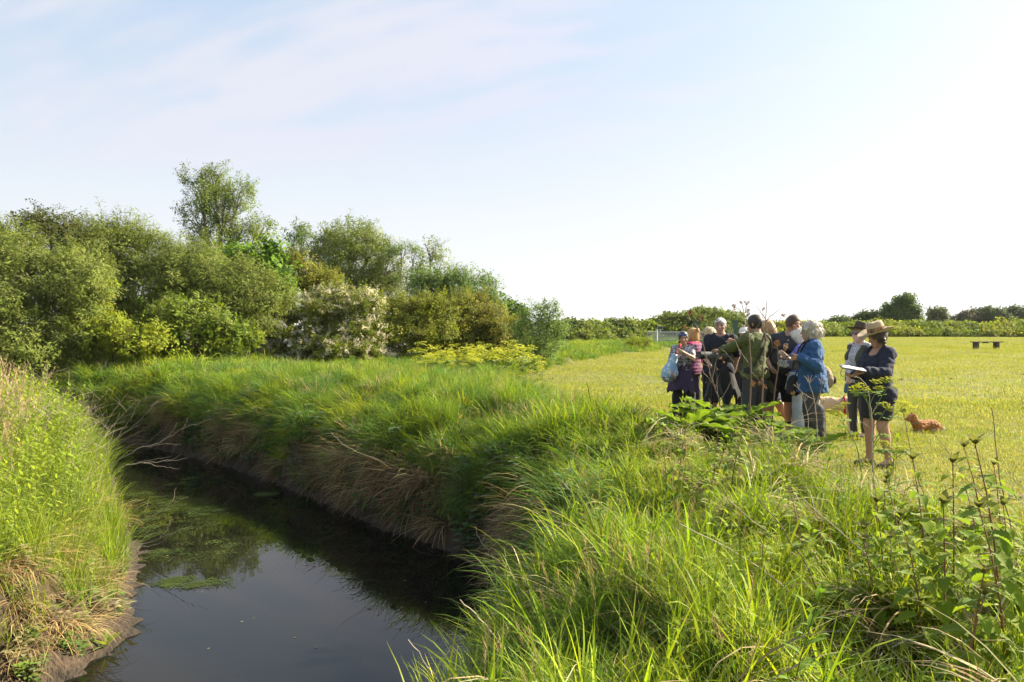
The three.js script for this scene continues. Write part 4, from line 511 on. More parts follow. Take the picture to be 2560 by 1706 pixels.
  const K = o.bottom; if (K) { const P = [torso[0], ...[0, 1].flatMap((i) => (K.len <= 1 ? [thigh(i, K.len)] : [thigh(i), calf(i, K.len - 1)]))]; if (K.wide) for (const i of [0, 1]) { const e = K.len <= 1 ? V().lerpVectors(hips[i], knees[i], K.len) : V().lerpVectors(knees[i], ankles[i], K.len - 1); P.push(cone(V().lerpVectors(hips[i], e, 0.5), e, 0.08 * s, K.wide * s)); } const hemCut = K.len <= 1 ? lerp(0.9, 0.5, K.len) * s : -1; part(g, K.name ?? 'trousers', netMesh(P, 0.016, { k: 0.03, grow: K.loose ?? 0.014, noise: wr(K.wrinkle ?? 0.007, 14), cut: (x, y, z, d) => { let e = Math.max(d, y - Math.min(1.04, (T ? T.hem : 1) + 0.07) * s); if (hemCut > 0) e = Math.max(e, hemCut - y - 0.02); return e; } }), cloth(K.color, K.mat)); }
  // hair
  const R = o.hair; if (R) {
    const th = R.thick ?? 0.016, P = [he(0, 0.022, -0.012, 0.076 + th, 0.1 + th, 0.095 + th)];
    if (R.bob) P.push(he(0, -0.03, -0.035, 0.084 + R.bob, 0.1 + R.bob, 0.08 + R.bob)); if (R.long) P.push(cone(H(0, -0.02, -0.07), H(R.longX ?? 0, -R.long, -0.1), 0.085 * s, 0.05 * s)); if (R.bun) P.push(he(R.bun[0], R.bun[1], R.bun[2], 0.035, 0.035, 0.035));
    if (R.curls) { const rr = rng(o.px); for (let k = 0; k < R.curls; k++) { const e = V(rr() * 2 - 1, rr() * 1.5 - 0.6, rr() * 1.7 - 1.15).normalize(); P.push(he(e.x * (0.085 + th), 0.02 + e.y * (0.1 + th), -0.015 + e.z * (0.1 + th), 0.03, 0.028, 0.03)); } }
    const f = R.freq ?? 80, amp = R.amp ?? 0.0032;
    const hg = netMesh(P, 0.0068, { k: 0.02, noise: (x, y, z) => amp * n3(x * f, y * f * 0.35, z * f) + amp * 0.6 * n3(x * f * 2.2, y * f * 0.7, z * f * 2.2), cut: (x, y, z, d) => { tmp.set(x, y, z).sub(hc).applyQuaternion(inv).divideScalar(s); const a = tmp.x / (R.face ?? 0.07), b = (tmp.y + 0.045) / 0.115, c = (tmp.z - 0.1) / 0.09, e = (Math.sqrt(a * a + b * b + c * c) - 1) * 0.06; return Math.max(d, -e * s, R.low !== undefined ? (R.low - tmp.y) * s : -1); }, color: (x, y, z) => { const v = 0.75 + 0.5 * (0.5 + 0.5 * n3(x * 45, y * 14, z * 45)), w = R.streak ? smooth(-0.1, 0.6, n3(x * 22, y * 7, z * 22)) : 0; return hairc.map((c, i) => lerp(c, R.streak?.[i] ?? c, w) * v); } }); hg.deleteAttribute('uv'); part(g, 'hair', mergeGeometries([hg, strands(hg, o.px, R.thick > 0.012 ? 1500 : 500, (R.curls || R.bob || R.long ? 0.055 : 0.035) * s, 0.0028, (a, q) => V((a.x - hc.x) * 2, -0.6 - q() * 0.5, (a.z - hc.z) * 2 - 0.1), R.curls ? 0.028 : 0.014, (a, q) => hairc.map((c, i) => lerp(c, R.streak?.[i] ?? c * 1.3, q()) * (0.75 + 0.5 * q())))]), HAIRM);
    for (const br of R.braids ?? []) { const Q3 = []; const pts = br.map((p) => H(...p)), cv = new THREE.CatmullRomCurve3(pts); for (let k = 0; k <= 13; k++) { const p = cv.getPoint(k / 13), q = (k % 2 ? 1 : -1) * 0.008 * s; Q3.push(ball(p.clone().add(V(q, 0, q * 0.6)), (0.026 - 0.012 * k / 13) * s, 0.022 * s, (0.026 - 0.012 * k / 13) * s)); } part(g, 'braid', netMesh(Q3, 0.006, { k: 0.006, noise: (x, y, z) => 0.003 * n3(x * 90, y * 60, z * 90), color: (x, y, z) => hairc.map((c) => c * (0.7 + 0.6 * (0.5 + 0.5 * n3(x * 50, y * 40, z * 50)))) }), HAIRM); }
  }
  // shoes
  for (const i of [0, 1]) { const a = ankles[i], fwd = V(Math.sin((i ? -1 : 1) * 0.15), 0, 1), heel = a.clone().setY(Math.max(0.03, a.y - 0.05) * 1).addScaledVector(fwd, -0.03), toe = heel.clone().addScaledVector(fwd, 0.19 * s); part(g, 'shoe', netMesh([cone(heel, toe, 0.038, 0.034), cone(heel, a, 0.036, 0.042)], 0.01, { k: 0.03, cut: (x, y, z, d) => Math.max(d, (a.y - 0.083 * s) + 0.004 - y) }), cloth(o.shoe ?? [0.03, 0.03, 0.03])); if (o.socks) part(g, 'sock', netMesh([cone(a, V().lerpVectors(a, knees[i], 0.28), 0.043, 0.046)], 0.01, { k: 0.01 }), cloth(o.socks)); }
  g.userData.rig = { H, L, J, s, hc, hq, sh, arms, toLocal, base, y0, hips, knees, B };
  return g;
}
function wear(g, name, geo, mat) { return part(g, name, geo, mat); }
function shades(g, m = GLASSD, dy = 0.008, dz = 0.094) { const { H, s, hq } = g.userData.rig, P = [-1, 1].map((q) => { const e = new THREE.SphereGeometry(0.5, 16, 10).scale(0.052 * s, 0.04 * s, 0.018 * s); e.applyQuaternion(hq); return e.translate(...H(q * 0.033, dy, dz).toArray()); }); P.push(tube([H(-0.08, dy + 0.008, 0.01), H(-0.07, dy + 0.01, 0.07), H(0, dy + 0.01, dz + 0.006), H(0.07, dy + 0.01, 0.07), H(0.08, dy + 0.008, 0.01)], 0.003 * s, 24, 5)); return wear(g, 'sunglasses', mergeGeometries(P.map((q) => { q.deleteAttribute('uv'); return q; })), m); }
function brimHat(g, o) {   // crown and brim as one turned shape, brim curled at the sides
  const { H, hq, s } = g.userData.rig, prof = [[0, 0.115], [0.06, 0.117], [0.078, 0.108], [0.086, 0.05], [0.09, 0.0], [0.1, -0.006], [0.15, -0.012], [o.brim, -0.006], [o.brim, -0.01], [0.15, -0.017], [0.1, -0.012], [0.086, -0.008]].map(([x, y]) => new THREE.Vector2(x, y));
  const geo = new THREE.LatheGeometry(prof, 40), p = geo.attributes.position; for (let i = 0; i < p.count; i++) { const x = p.getX(i), z = p.getZ(i), r = Math.hypot(x, z), k = Math.max(0, r - 0.09); p.setXYZ(i, x * (1 - 0.6 * k * Math.abs(x) / (r + 1e-6)), p.getY(i) + 3.2 * k * k * (x * x / (r * r + 1e-6)) * (o.curl ?? 1) + 0.006 * n2(x * 12, z * 12) - 0.35 * k * (z > 0 ? z : z * 0.6), z * 1.12); } geo.computeVertexNormals();
  const place = (q) => { q.scale(s, s, s); q.rotateX(o.tip ?? 0.05); q.applyQuaternion(hq); return q.translate(...H(0, o.y ?? 0.075, -0.01).toArray()); };
  const hat = wear(g, 'hat', place(geo), cloth(o.color));
  if (o.band) { const b = new THREE.CylinderGeometry(0.0885, 0.0925, 0.05, 40, 6, true), q = b.attributes.position, c = new Float32Array(q.count * 3); for (let i = 0; i < q.count; i++) { const bump = 1 + 0.05 * n3(q.getX(i) * 50, q.getY(i) * 50, q.getZ(i) * 50); q.setXYZ(i, q.getX(i) * bump, q.getY(i) + 0.026, q.getZ(i) * 1.12 * bump); c.set(n3(q.getX(i) * 80, q.getY(i) * 80, q.getZ(i) * 80) > 0.05 ? [0.05, 0.03, 0.02] : o.band, i * 3); } b.setAttribute('color', new THREE.BufferAttribute(c, 3)); b.computeVertexNormals(); part(hat, 'hat_band', place(b), clothV); }
}
function peakCap(g, color, back = 0, dome = 1) { const { H, hq, s } = g.userData.rig, a = new THREE.SphereGeometry(0.098, 24, 10, 0, Math.PI * 2, 0, Math.PI * 0.5).scale(0.9, 0.8 * dome, 1.1), b = new THREE.CylinderGeometry(0.1, 0.1, 0.006, 24, 1, false, -Math.PI * 0.36, Math.PI * 0.72).scale(0.75, 1, 0.95).rotateX(0.2).translate(0, -0.002, 0.075); const geo = mergeGeometries([a, b]); geo.rotateY(back); geo.scale(s, s, s); geo.rotateX(-0.12); geo.applyQuaternion(hq); geo.translate(...H(0, 0.04, -0.006).toArray()); return wear(g, 'cap', geo, cloth(color)); }
// ---------------------------------------------------------------- the group watching from the field
const D2R = Math.PI / 180;
const PX = (px, py, d) => at(px, py, d);
// 1 woman with blue sunglasses on her head
const p1 = person({ px: 1708, d: 11.3, yaw: 8 * D2R, h: 1.53, female: true, build: 0.98, head: [-0.1, 0.12, 0.04], label: 'person with blue sunglasses pushed up on dark hair, in a black and white print top', hair: { color: [0.02, 0.015, 0.012], thick: 0.01, bob: 0, bun: [-0.06, -0.09, -0.09], low: -0.1 }, skin: [0.42, 0.24, 0.15],
  top: { name: 'blouse', sleeve: 0.75, hem: 0.93, color: [0.3, 0.3, 0.32], loose: 0.014, paint: (x, y, z) => { const n = n3(x * 55, y * 55, z * 55) + 0.6 * n3(x * 110, y * 110, z * 110); if (y < 1.0 && n3(x * 9, y * 6, z * 9) > -0.3) return n > 0.35 ? [0.2, 0.16, 0.22] : [0.055, 0.035, 0.075]; return n > 0.08 ? [0.5, 0.5, 0.53] : [0.03, 0.03, 0.035]; } },
  bottom: { len: 1.9, color: [0.02, 0.02, 0.024], wide: 0.07 }, arms: [{ at: PX(1706, 880, 11.02), hint: [0.9, -0.9, 0.1], dir: [-0.7, 0.3, 0.1], palm: [-0.2, -0.3, -1], pose: 'grip' }, { at: PX(1679, 931, 11.05), hint: [-1, 0.1, -0.5], dir: [0.4, -0.8, 0.1], palm: [0.9, 0.2, -0.2], pose: 'curl' }] });
shades(p1, new THREE.MeshPhysicalMaterial({ color: lin(0.02, 0.08, 0.42), roughness: 0.15, clearcoat: 1 }), 0.075, 0.082);
wear(p1, 'tied_jacket', drape(0.9, 0.56, 0.155, 0.24, -2.9, 2.9, 6, 0.02, 0.012, { seed: 3, ragged: 0.06 }), clothV.clone()).material = cloth([0.05, 0.032, 0.07]);
// 2 woman in magenta
const p2 = person({ px: 1733, d: 12.1, yaw: -118 * D2R, h: 1.58, female: true, build: 1.0, head: [0.55, 0, 0], label: 'person in a magenta jacket and quilted plum waistcoat, hair strawberry blonde', hair: { color: [0.5, 0.26, 0.08], streak: [0.7, 0.45, 0.2], bob: 0.012, thick: 0.018, bun: [0.06, 0.1, -0.09], low: -0.12 }, top: { name: 'jacket', sleeve: 1.9, hem: 0.88, color: [0.32, 0.012, 0.07], loose: 0.02 }, vest: { color: [0.16, 0.05, 0.11], hem: 0.84, quilt: 110 }, bottom: { len: 1.95, color: [0.018, 0.018, 0.02], wide: 0.065 } });
// 3 blonde woman in profile
const p3 = person({ px: 1774, d: 11.4, yaw: -80 * D2R, h: 1.6, female: true, build: 0.98, head: [-0.1, 0.02, 0], label: 'person with short blonde hair and glasses in profile behind the spotting scope', hair: { color: [0.5, 0.36, 0.17], streak: [0.75, 0.62, 0.38], thick: 0.024, low: -0.075, amp: 0.006, freq: 50 }, top: { name: 'shirt', sleeve: 1.85, hem: 0.82, color: [0.016, 0.019, 0.032], loose: 0.018 }, bottom: { len: 1.95, color: [0.022, 0.026, 0.034], wide: 0.06 } });
shades(p3);
// 4 man in a white cap
const p4 = person({ px: 1801, d: 10.7, yaw: -12 * D2R, h: 1.76, build: 1.06, head: [0.1, 0.04, 0.02], label: 'person in a pale backward cap and black polo shirt facing us', hair: { color: [0.35, 0.33, 0.3], thick: 0.006, low: -0.03 }, skin: [0.46, 0.26, 0.19], top: { name: 'polo_shirt', sleeve: 0.9, hem: 0.86, color: [0.016, 0.017, 0.024], loose: 0.02 }, bottom: { name: 'shorts', len: 0.95, color: [0.016, 0.016, 0.018], loose: 0.03 }, arms: [{ at: PX(1835, 930, 10.75) }, { at: PX(1775, 912, 10.5), hint: [-1, -0.6, -0.4] }] });
peakCap(p4, [0.62, 0.62, 0.6], Math.PI);
{ const { H, s } = p4.userData.rig; wear(p4, 'glasses', mergeGeometries([...[-1, 1].map((q) => new THREE.TorusGeometry(0.02 * s, 0.0012, 5, 18).translate(...H(q * 0.031, 0.006, 0.108).toArray())), tube([H(-0.078, 0.01, 0.01), H(-0.055, 0.012, 0.1)], 0.002, 4, 4), tube([H(0.078, 0.01, 0.01), H(0.055, 0.012, 0.1)], 0.002, 4, 4)]), BLACK); }
wear(p4, 'tied_jacket', drape(0.98, 0.5, 0.18, 0.29, -0.35, 4.3, 5, 0.025, 0.014, { seed: 21, ragged: 0.12 }), cloth([0.022, 0.023, 0.022]));
// 5 man in green pointing
const p5 = person({ px: 1888, d: 9.7, yaw: -128 * D2R, h: 1.79, build: 1.08, head: [0.35, 0.02, 0], label: 'person in an olive green fleece pointing with one hand on the spotting scope', hair: { color: [0.028, 0.018, 0.013], thick: 0.012, low: -0.07 }, skin: [0.45, 0.25, 0.17],
  top: { name: 'fleece', sleeve: 1.93, hem: 0.86, color: [0.085, 0.1, 0.03], loose: 0.026, neck: 1.5, wrinkle: 0.011 }, bottom: { len: 1.97, color: [0.05, 0.05, 0.052], loose: 0.022 }, arms: [{ at: PX(1800, 877, 10.1), hint: [0.2, -1, 0], dir: [0.1, 0, 1], palm: [0, -1, 0.1], pose: 'relaxed' }, { at: PX(1838, 856, 10.25), hint: [0.1, -1, -0.2], pose: 'point' }] });
p5.userData.rig && (() => { const { L, H, s } = p5.userData.rig; const st = (pts) => wear(p5, 'strap', tube(pts, 0.014, 30, 5), STRAP); st([L(-0.1, 1.5, -0.04), L(-0.02, 1.38, -0.15), L(0.08, 1.18, -0.155), L(0.16, 1.02, -0.1)]); st([L(-0.1, 1.49, -0.03), L(-0.15, 1.36, -0.13), L(-0.17, 1.2, -0.11), L(-0.16, 1.1, -0.02)]); wear(p5, 'belt_bag', netMesh([ball(L(0.17, 0.95, -0.02), 0.05, 0.07, 0.08), cone(L(0.16, 0.99, 0.05), L(-0.05, 0.99, -0.16), 0.02, 0.02)], 0.012, { k: 0.02 }), STRAP); })();
// 6 person with white cap behind
const p6 = person({ px: 1862, d: 11.9, yaw: -20 * D2R, h: 1.63, female: true, head: [0, 0.25, 0], label: 'half-hidden person in a white peaked cap behind the pointing hand', hair: { color: [0.2, 0.15, 0.1], thick: 0.008, low: -0.06 }, top: { name: 'jacket', sleeve: 1.9, hem: 0.85, color: [0.06, 0.07, 0.04], loose: 0.02 }, bottom: { len: 1.9, color: [0.03, 0.03, 0.04] } });
peakCap(p6, [0.72, 0.71, 0.68]);
// 7 person with long fair hair and denim jacket round the waist
const p7 = person({ px: 1919, d: 10.4, yaw: -150 * D2R, h: 1.72, build: 1.0, head: [0.3, 0, -0.05], label: 'person with long fair hair and a denim jacket tied round the waist', hair: { color: [0.4, 0.24, 0.1], streak: [0.62, 0.42, 0.22], thick: 0.018, long: 0.3, longX: -0.05 }, skin: [0.48, 0.26, 0.16], top: { name: 'shirt', sleeve: 0.9, hem: 0.88, color: [0.018, 0.024, 0.045], loose: 0.02 }, bottom: { name: 'shorts', len: 0.92, color: [0.03, 0.04, 0.075], loose: 0.03 }, legs: [null, [-0.05, 0.0, -0.22, -0.16, 0.03]], arms: [{ at: PX(1905, 930, 10.6) }, { at: PX(1938, 905, 10.4), hint: [-1, 0, -0.3] }], shoe: [0.05, 0.1, 0.2] });
peakCap(p7, [0.03, 0.04, 0.09]);
wear(p7, 'tied_jacket', drape(0.98, 0.56, 0.18, 0.27, 0.6, 4.2, 5, 0.022, 0.014, { seed: 31, ragged: 0.1 }), cloth([0.075, 0.1, 0.16]));
// 8 man in bird shirt
const p8 = person({ px: 1953, d: 10.1, yaw: 8 * D2R, h: 1.78, build: 1.1, belly: 0.02, lean: [0.13, 0.04], head: [0.6, 0.1, -0.15], label: 'person in a dark grey t-shirt printed with a white bird shape, and black shorts', hair: { color: [0.09, 0.05, 0.03], thick: 0.014, low: -0.04 }, skin: [0.47, 0.25, 0.16],
  top: { name: 't_shirt', sleeve: 0.85, hem: 0.88, loose: 0.026, paint: (x, y, z) => { if (z > 0.02) { const u = x - 0.05, v = y - 1.13, e = Math.hypot(u / 0.125, (v + 0.02 - 0.2 * u) / 0.075), hd = Math.hypot((u + 0.01) / 0.032, (v - 0.21) / 0.04); if ((e < 1 && v < 0.03 + 0.12 * n2(x * 18, y * 18)) || hd < 1 || Math.hypot(u - 0.02, v - 0.3) < 0.013) return n3(x * 45, y * 45, z * 3) > 0.45 ? [0.1, 0.1, 0.1] : [0.6, 0.6, 0.58]; if (Math.hypot(u / 0.07, (v - 0.1) / 0.055) < 1) return [0.012, 0.012, 0.012]; } return [0.04, 0.041, 0.046]; } }, bottom: { name: 'shorts', len: 0.97, color: [0.014, 0.014, 0.014], loose: 0.035, wrinkle: 0.011 }, legs: [null, [-0.06, 0.06, -0.05, -0.02, 0]], arms: [{ at: PX(1990, 925, 9.95), hint: [1, -0.2, -0.5] }, { at: PX(1925, 915, 10.0) }], socks: [0.02, 0.02, 0.02], shoe: [0.04, 0.03, 0.02] });
// 9 white-haired woman
const p9 = person({ px: 1998, d: 9.95, yaw: -85 * D2R, h: 1.6, female: true, build: 1.0, head: [-0.15, 0.1, 0], label: 'person with white hair and lavender top beside the blue denim shirt', hair: { color: [0.72, 0.68, 0.6], streak: [0.9, 0.88, 0.82], thick: 0.026, bob: 0.014, low: -0.12, amp: 0.006, freq: 50 }, skin: [0.55, 0.35, 0.27], top: { name: 'top', sleeve: 1.5, hem: 0.86, color: [0.2, 0.19, 0.55], loose: 0.02 }, bottom: { len: 1.98, color: [0.52, 0.57, 0.6], wide: 0.075, loose: 0.02 }, arms: [{ at: PX(1966, 892, 9.6), hint: [0.3, -1, 0] }, { at: PX(1970, 905, 10.1), hint: [-0.3, -1, 0] }] });
wear(p9, 'jumper', drape(0.98, 0.74, 0.17, 0.215, -0.2, 2.6, 5, 0.015, 0.016, { seed: 41 }), cloth([0.5, 0.6, 0.62]));
// 10 woman in denim shirt
const p10 = person({ px: 2032, d: 9.25, yaw: -80 * D2R, h: 1.68, female: true, build: 1.12, head: [-0.08, -0.02, 0], lean: [0, 0.02], label: 'person with grey curls in a blue denim shirt holding binoculars', hair: { color: [0.42, 0.38, 0.32], streak: [0.68, 0.62, 0.52], thick: 0.026, curls: 46, low: -0.12, amp: 0.005, freq: 55 }, skin: [0.5, 0.29, 0.21], top: { name: 'denim_shirt', sleeve: 1.9, hem: 0.76, color: [0.028, 0.085, 0.2], loose: 0.034, wrinkle: 0.014, flare: 0.17 }, bottom: { len: 1.9, color: [0.06, 0.058, 0.06], wide: 0.052, loose: 0.02, wrinkle: 0.012 }, legs: [[0.02, 0.02, 0.03, -0.08, 0], null], arms: [{ at: PX(2000, 893, 9.0), hint: [0.4, -1, -0.3], dir: [-0.1, 0.1, 1], palm: [-0.9, 0.2, -0.1], pose: 'curl' }, { at: PX(1998, 898, 9.25), hint: [-0.4, -1, -0.3], dir: [0.1, 0.1, 1], palm: [0.9, 0.2, 0], pose: 'curl' }] });
shades(p10);
{ const { L } = p10.userData.rig; wear(p10, 'strap', tube([L(0.1, 1.16, 0.2), L(0.1, 1.4, 0.12), L(0.06, 1.52, -0.02), L(-0.06, 1.52, -0.02), L(-0.08, 1.4, 0.12), L(-0.02, 1.18, 0.22)], 0.012, 40, 5), STRAP); }
// 11 person with hat and sunglasses behind
const p11 = person({ px: 2150, d: 9.9, yaw: -42 * D2R, h: 1.63, female: true, head: [-0.1, -0.08, 0], label: 'person in a brown brimmed hat, sunglasses and green waistcoat holding a lead', hair: { color: [0.35, 0.28, 0.2], thick: 0.014, low: -0.09 }, skin: [0.55, 0.36, 0.29], top: { name: 'checked_shirt', sleeve: 1.9, hem: 0.86, loose: 0.018, paint: (x, y, z) => (Math.sin(x * 160) * Math.sin(y * 160) > 0.1 ? [0.16, 0.2, 0.25] : [0.5, 0.5, 0.48]) }, vest: { color: [0.06, 0.062, 0.035], hem: 0.86 }, bottom: { len: 1.95, color: [0.05, 0.05, 0.05] }, arms: [{ at: PX(2185, 950, 10.1) }, { at: PX(2119, 952, 9.75), hint: [-0.6, -0.5, -0.6], dir: [0, -1, 0.2], palm: [1, 0, 0], pose: 'grip' }] });
brimHat(p11, { brim: 0.185, color: [0.07, 0.048, 0.03], curl: 0.7, tip: -0.2 }); shades(p11);
// 12 woman with hat, braids and notebook
const p12 = person({ px: 2197, d: 7.95, yaw: -52 * D2R, h: 1.63, female: true, build: 1.16, belly: 0.02, head: [-0.12, 0.28, 0.02], label: 'person in a straw-coloured hat with leopard band writing in a notebook', hair: { color: [0.028, 0.018, 0.014], streak: [0.1, 0.075, 0.06], thick: 0.014, low: -0.1, braids: [[[0.082, -0.02, -0.02], [0.1, -0.09, 0.0], [0.105, -0.17, 0.05], [0.1, -0.26, 0.08]], [[-0.082, -0.02, -0.02], [-0.1, -0.09, 0.01], [-0.11, -0.17, 0.06], [-0.12, -0.27, 0.1]]] }, skin: [0.4, 0.22, 0.15],
  top: { name: 'hooded_top', sleeve: 1.88, hem: 0.78, color: [0.014, 0.017, 0.034], loose: 0.028, wrinkle: 0.012, neck: 1.4 }, bottom: { name: 'shorts', len: 0.72, color: [0.022, 0.018, 0.022], loose: 0.03 }, legs: [[0.01, 0, 0.03, -0.04, 0], [0, 0.02, 0, 0.04, 0]], arms: [{ at: PX(2164, 930, 7.62), hint: [0.5, -1, -0.4], dir: [-0.85, 0.1, 0.5], palm: [-0.4, -0.7, 0.1], pose: 'curl' }, { at: PX(2136, 940, 7.85), hint: [-0.7, -1, -0.3], dir: [0.3, 0, 1], palm: [0.1, 1, 0], pose: 'relaxed' }], shoe: [0.06, 0.05, 0.04] });
brimHat(p12, { brim: 0.2, color: [0.4, 0.31, 0.19], band: [0.33, 0.19, 0.09], curl: 1.1, tip: 0.0 });
{ const { L } = p12.userData.rig; wear(p12, 'hood', netMesh([cone(L(0.12, 1.44, -0.02), L(0.05, 1.42, -0.12), 0.035, 0.045), cone(L(0.05, 1.42, -0.12), L(-0.05, 1.42, -0.12), 0.045, 0.045), cone(L(-0.05, 1.42, -0.12), L(-0.12, 1.44, -0.02), 0.045, 0.035)], 0.012, { k: 0.03 }), cloth([0.016, 0.019, 0.036])); }
for (const p of [p1, p2, p3, p4, p5, p6, p7, p8, p9, p10, p11, p12]) delete p.userData.rig;
// ---------------------------------------------------------------- things carried and things standing about
const strip = (l) => mergeGeometries(l.map((q) => { const e = q.index ? q.toNonIndexed() : q; e.deleteAttribute('uv'); e.deleteAttribute('color'); return e; }));
const box = (w, h, d, x = 0, y = 0, z = 0) => new THREE.BoxGeometry(w, h, d).translate(x, y, z);
const rod = (a, b, r, r2 = r, n = 10) => { const d = V().subVectors(b, a), g = new THREE.CylinderGeometry(r2, r, d.length(), n); g.translate(0, d.length() / 2, 0); g.applyQuaternion(new THREE.Quaternion().setFromUnitVectors(UP, d.clone().normalize())); return g.translate(a.x, a.y, a.z); };
// spotting scope on a tripod
{
  const c = at(1786, 905, 10.15), y = ground(c.x, c.z), g = thing('spotting_scope', 'black and grey spotting scope on a tripod under the resting green sleeve', 'scope', [c.x, y, c.z]), hY = c.y - y - 0.02, M = cloth([0.028, 0.028, 0.03], { roughness: 0.55 }), G = cloth([0.12, 0.125, 0.12]);
  for (const [x, z, l] of [[0.23, 0.22, 0], [-0.3, 0.1, 0], [0.05, -0.34, 0]]) { const leg = part(g, 'leg', strip([rod(V(0, hY - 0.06, 0), V(x * 0.5, hY * 0.5, z * 0.5), 0.019, 0.019), rod(V(x * 0.48, hY * 0.52, z * 0.48), V(x, 0.01, z), 0.014, 0.014)]), M); part(leg, 'clamp', rod(V(x * 0.46, hY * 0.55, z * 0.46), V(x * 0.52, hY * 0.47, z * 0.52), 0.026), BLACK); }
  part(g, 'head', strip([rod(V(0, hY - 0.1, 0), V(0, hY + 0.03, 0), 0.035, 0.028), box(0.07, 0.05, 0.09, 0, hY + 0.05, 0), rod(V(0, hY + 0.03, 0), V(0.2, hY - 0.06, 0.08), 0.008)]), BLACK);
  const a = V(-0.2, hY + 0.12, 0.08), b = V(0.17, hY + 0.11, -0.03);
  const tb = part(g, 'tube', netMesh([cone(a, V().lerpVectors(a, b, 0.35), 0.055, 0.052), cone(V().lerpVectors(a, b, 0.3), b, 0.05, 0.042)], 0.009, { k: 0.02, noise: (x, y2, z) => 0.004 * n3(x * 25, y2 * 25, z * 25) }), G);
  part(tb, 'eyepiece', rod(b, b.clone().add(V(0.09, 0.07, -0.02)), 0.026, 0.022), BLACK); part(tb, 'lens_hood', rod(a, a.clone().add(V(-0.05, 0.002, 0.016)), 0.06, 0.058, 16), BLACK);
}
// tote bag
{
  const c = at(1676, 932, 11.12), g = thing('tote_bag', 'pale blue patterned tote bag hanging on a red strap', 'bag', [c.x, c.y, c.z]);
  part(g, 'bag', netMesh([ball(V(0, 0, 0), 0.13, 0.13, 0.06), cone(V(-0.02, 0.02, 0), V(0.07, 0.26, 0.01), 0.1, 0.055), ball(V(-0.05, -0.06, 0), 0.1, 0.1, 0.06)], 0.01, { k: 0.05, noise: (x, y, z) => 0.006 * n3(x * 18, y * 18, z * 18), color: (x, y, z) => { const n = n3(x * 16, y * 14, z * 8); return n > 0.35 ? [0.62, 0.64, 0.64] : y < -0.06 + 0.03 * n ? [0.2, 0.24, 0.24] : [0.26, 0.42, 0.62]; } }), clothV);
  part(g, 'strap', tube([V(0.07, 0.27, 0.02), V(0.1, 0.36, 0.04), V(0.14, 0.43, 0.05), V(0.17, 0.46, -0.03), V(0.16, 0.38, -0.12), V(0.1, 0.2, -0.04)], 0.016, 30, 6), cloth([0.45, 0.03, 0.035]));
}
// camera with a long lens
{
  const c = at(1914, 952, 10.0), g = thing('camera', 'camera with long dark lens hanging at the hip beside the denim jacket', 'camera', [c.x, c.y, c.z], 0.5);
  part(g, 'camera_body', strip([box(0.13, 0.09, 0.06), box(0.05, 0.03, 0.05, 0, 0.055, 0)]), BLACK); part(g, 'lens', strip([rod(V(0.02, -0.01, 0.03), V(0.07, -0.12, 0.07), 0.04, 0.042, 18), rod(V(0.07, -0.12, 0.07), V(0.09, -0.16, 0.085), 0.05, 0.052, 18)]), cloth([0.07, 0.065, 0.03])); part(g, 'strap', tube([V(-0.06, 0.04, 0), V(-0.05, 0.2, -0.08), V(0, 0.36, -0.15), V(0.06, 0.2, -0.08), V(0.06, 0.04, 0)], 0.01, 20, 5), STRAP);
}
// binoculars
{
  const c = at(1990, 908, 9.05), g = thing('binoculars', 'dark green binoculars hanging below the hands of the denim shirt', 'binoculars', [c.x, c.y, c.z], 0.3), M = cloth([0.03, 0.035, 0.025], { roughness: 0.6 });
  for (const z of [-0.035, 0.035]) { const b = part(g, 'barrel', strip([rod(V(0.03, 0.05, z), V(-0.01, -0.01, z * 1.2), 0.022, 0.026, 14), rod(V(-0.01, -0.01, z * 1.2), V(-0.04, -0.08, z * 1.25), 0.03, 0.034, 16)]), M); part(b, 'eyecup', rod(V(0.03, 0.05, z), V(0.042, 0.075, z), 0.02, 0.021, 14), BLACK); } part(g, 'bridge', box(0.03, 0.04, 0.07, 0.005, 0.0, 0), M);
}
{ const c = at(1976, 889, 9.02), g = thing('phone', 'small dark phone held out in front of the denim shirt', 'phone', [c.x, c.y, c.z], 0.6); part(g, 'phone_body', box(0.11, 0.01, 0.06), BLACK); part(g, 'screen', box(0.1, 0.002, 0.052, 0, 0.007, 0), GLASSD); g.rotation.z = 0.2; }
// shoulder bag and backpack
{ const c = at(2062, 945, 9.42), g = thing('backpack', 'small beige canvas backpack behind the blue denim shirt', 'bag', [c.x, c.y, c.z]); part(g, 'bag', netMesh([ball(V(0, 0, 0), 0.1, 0.16, 0.1), ball(V(0.06, -0.05, 0), 0.06, 0.09, 0.08)], 0.01, { k: 0.04, noise: (x, y, z) => 0.006 * n3(x * 20, y * 20, z * 20) }), cloth([0.28, 0.21, 0.13])); part(g, 'pocket', netMesh([ball(V(0.12, -0.03, 0.02), 0.03, 0.055, 0.05)], 0.008, { k: 0.02 }), cloth([0.06, 0.04, 0.03])); part(g, 'strap', tube([V(-0.02, 0.15, 0), V(-0.07, 0.32, 0.0), V(-0.1, 0.4, 0.02)], 0.014, 12, 5), STRAP); }
{ const c = at(1984, 965, 9.35), g = thing('shoulder_bag', 'black shoulder bag hanging in front of the pale trousers', 'bag', [c.x, c.y, c.z]); part(g, 'bag', netMesh([ball(V(0, 0.02, 0), 0.09, 0.13, 0.06), ball(V(0, -0.07, 0), 0.1, 0.07, 0.06)], 0.01, { k: 0.05, noise: (x, y, z) => 0.006 * n3(x * 20, y * 20, z * 20) }), STRAP); part(g, 'strap', tube([V(0.02, 0.14, 0), V(0.08, 0.3, 0.03), V(0.12, 0.45, 0.04)], 0.01, 12, 5), STRAP); }
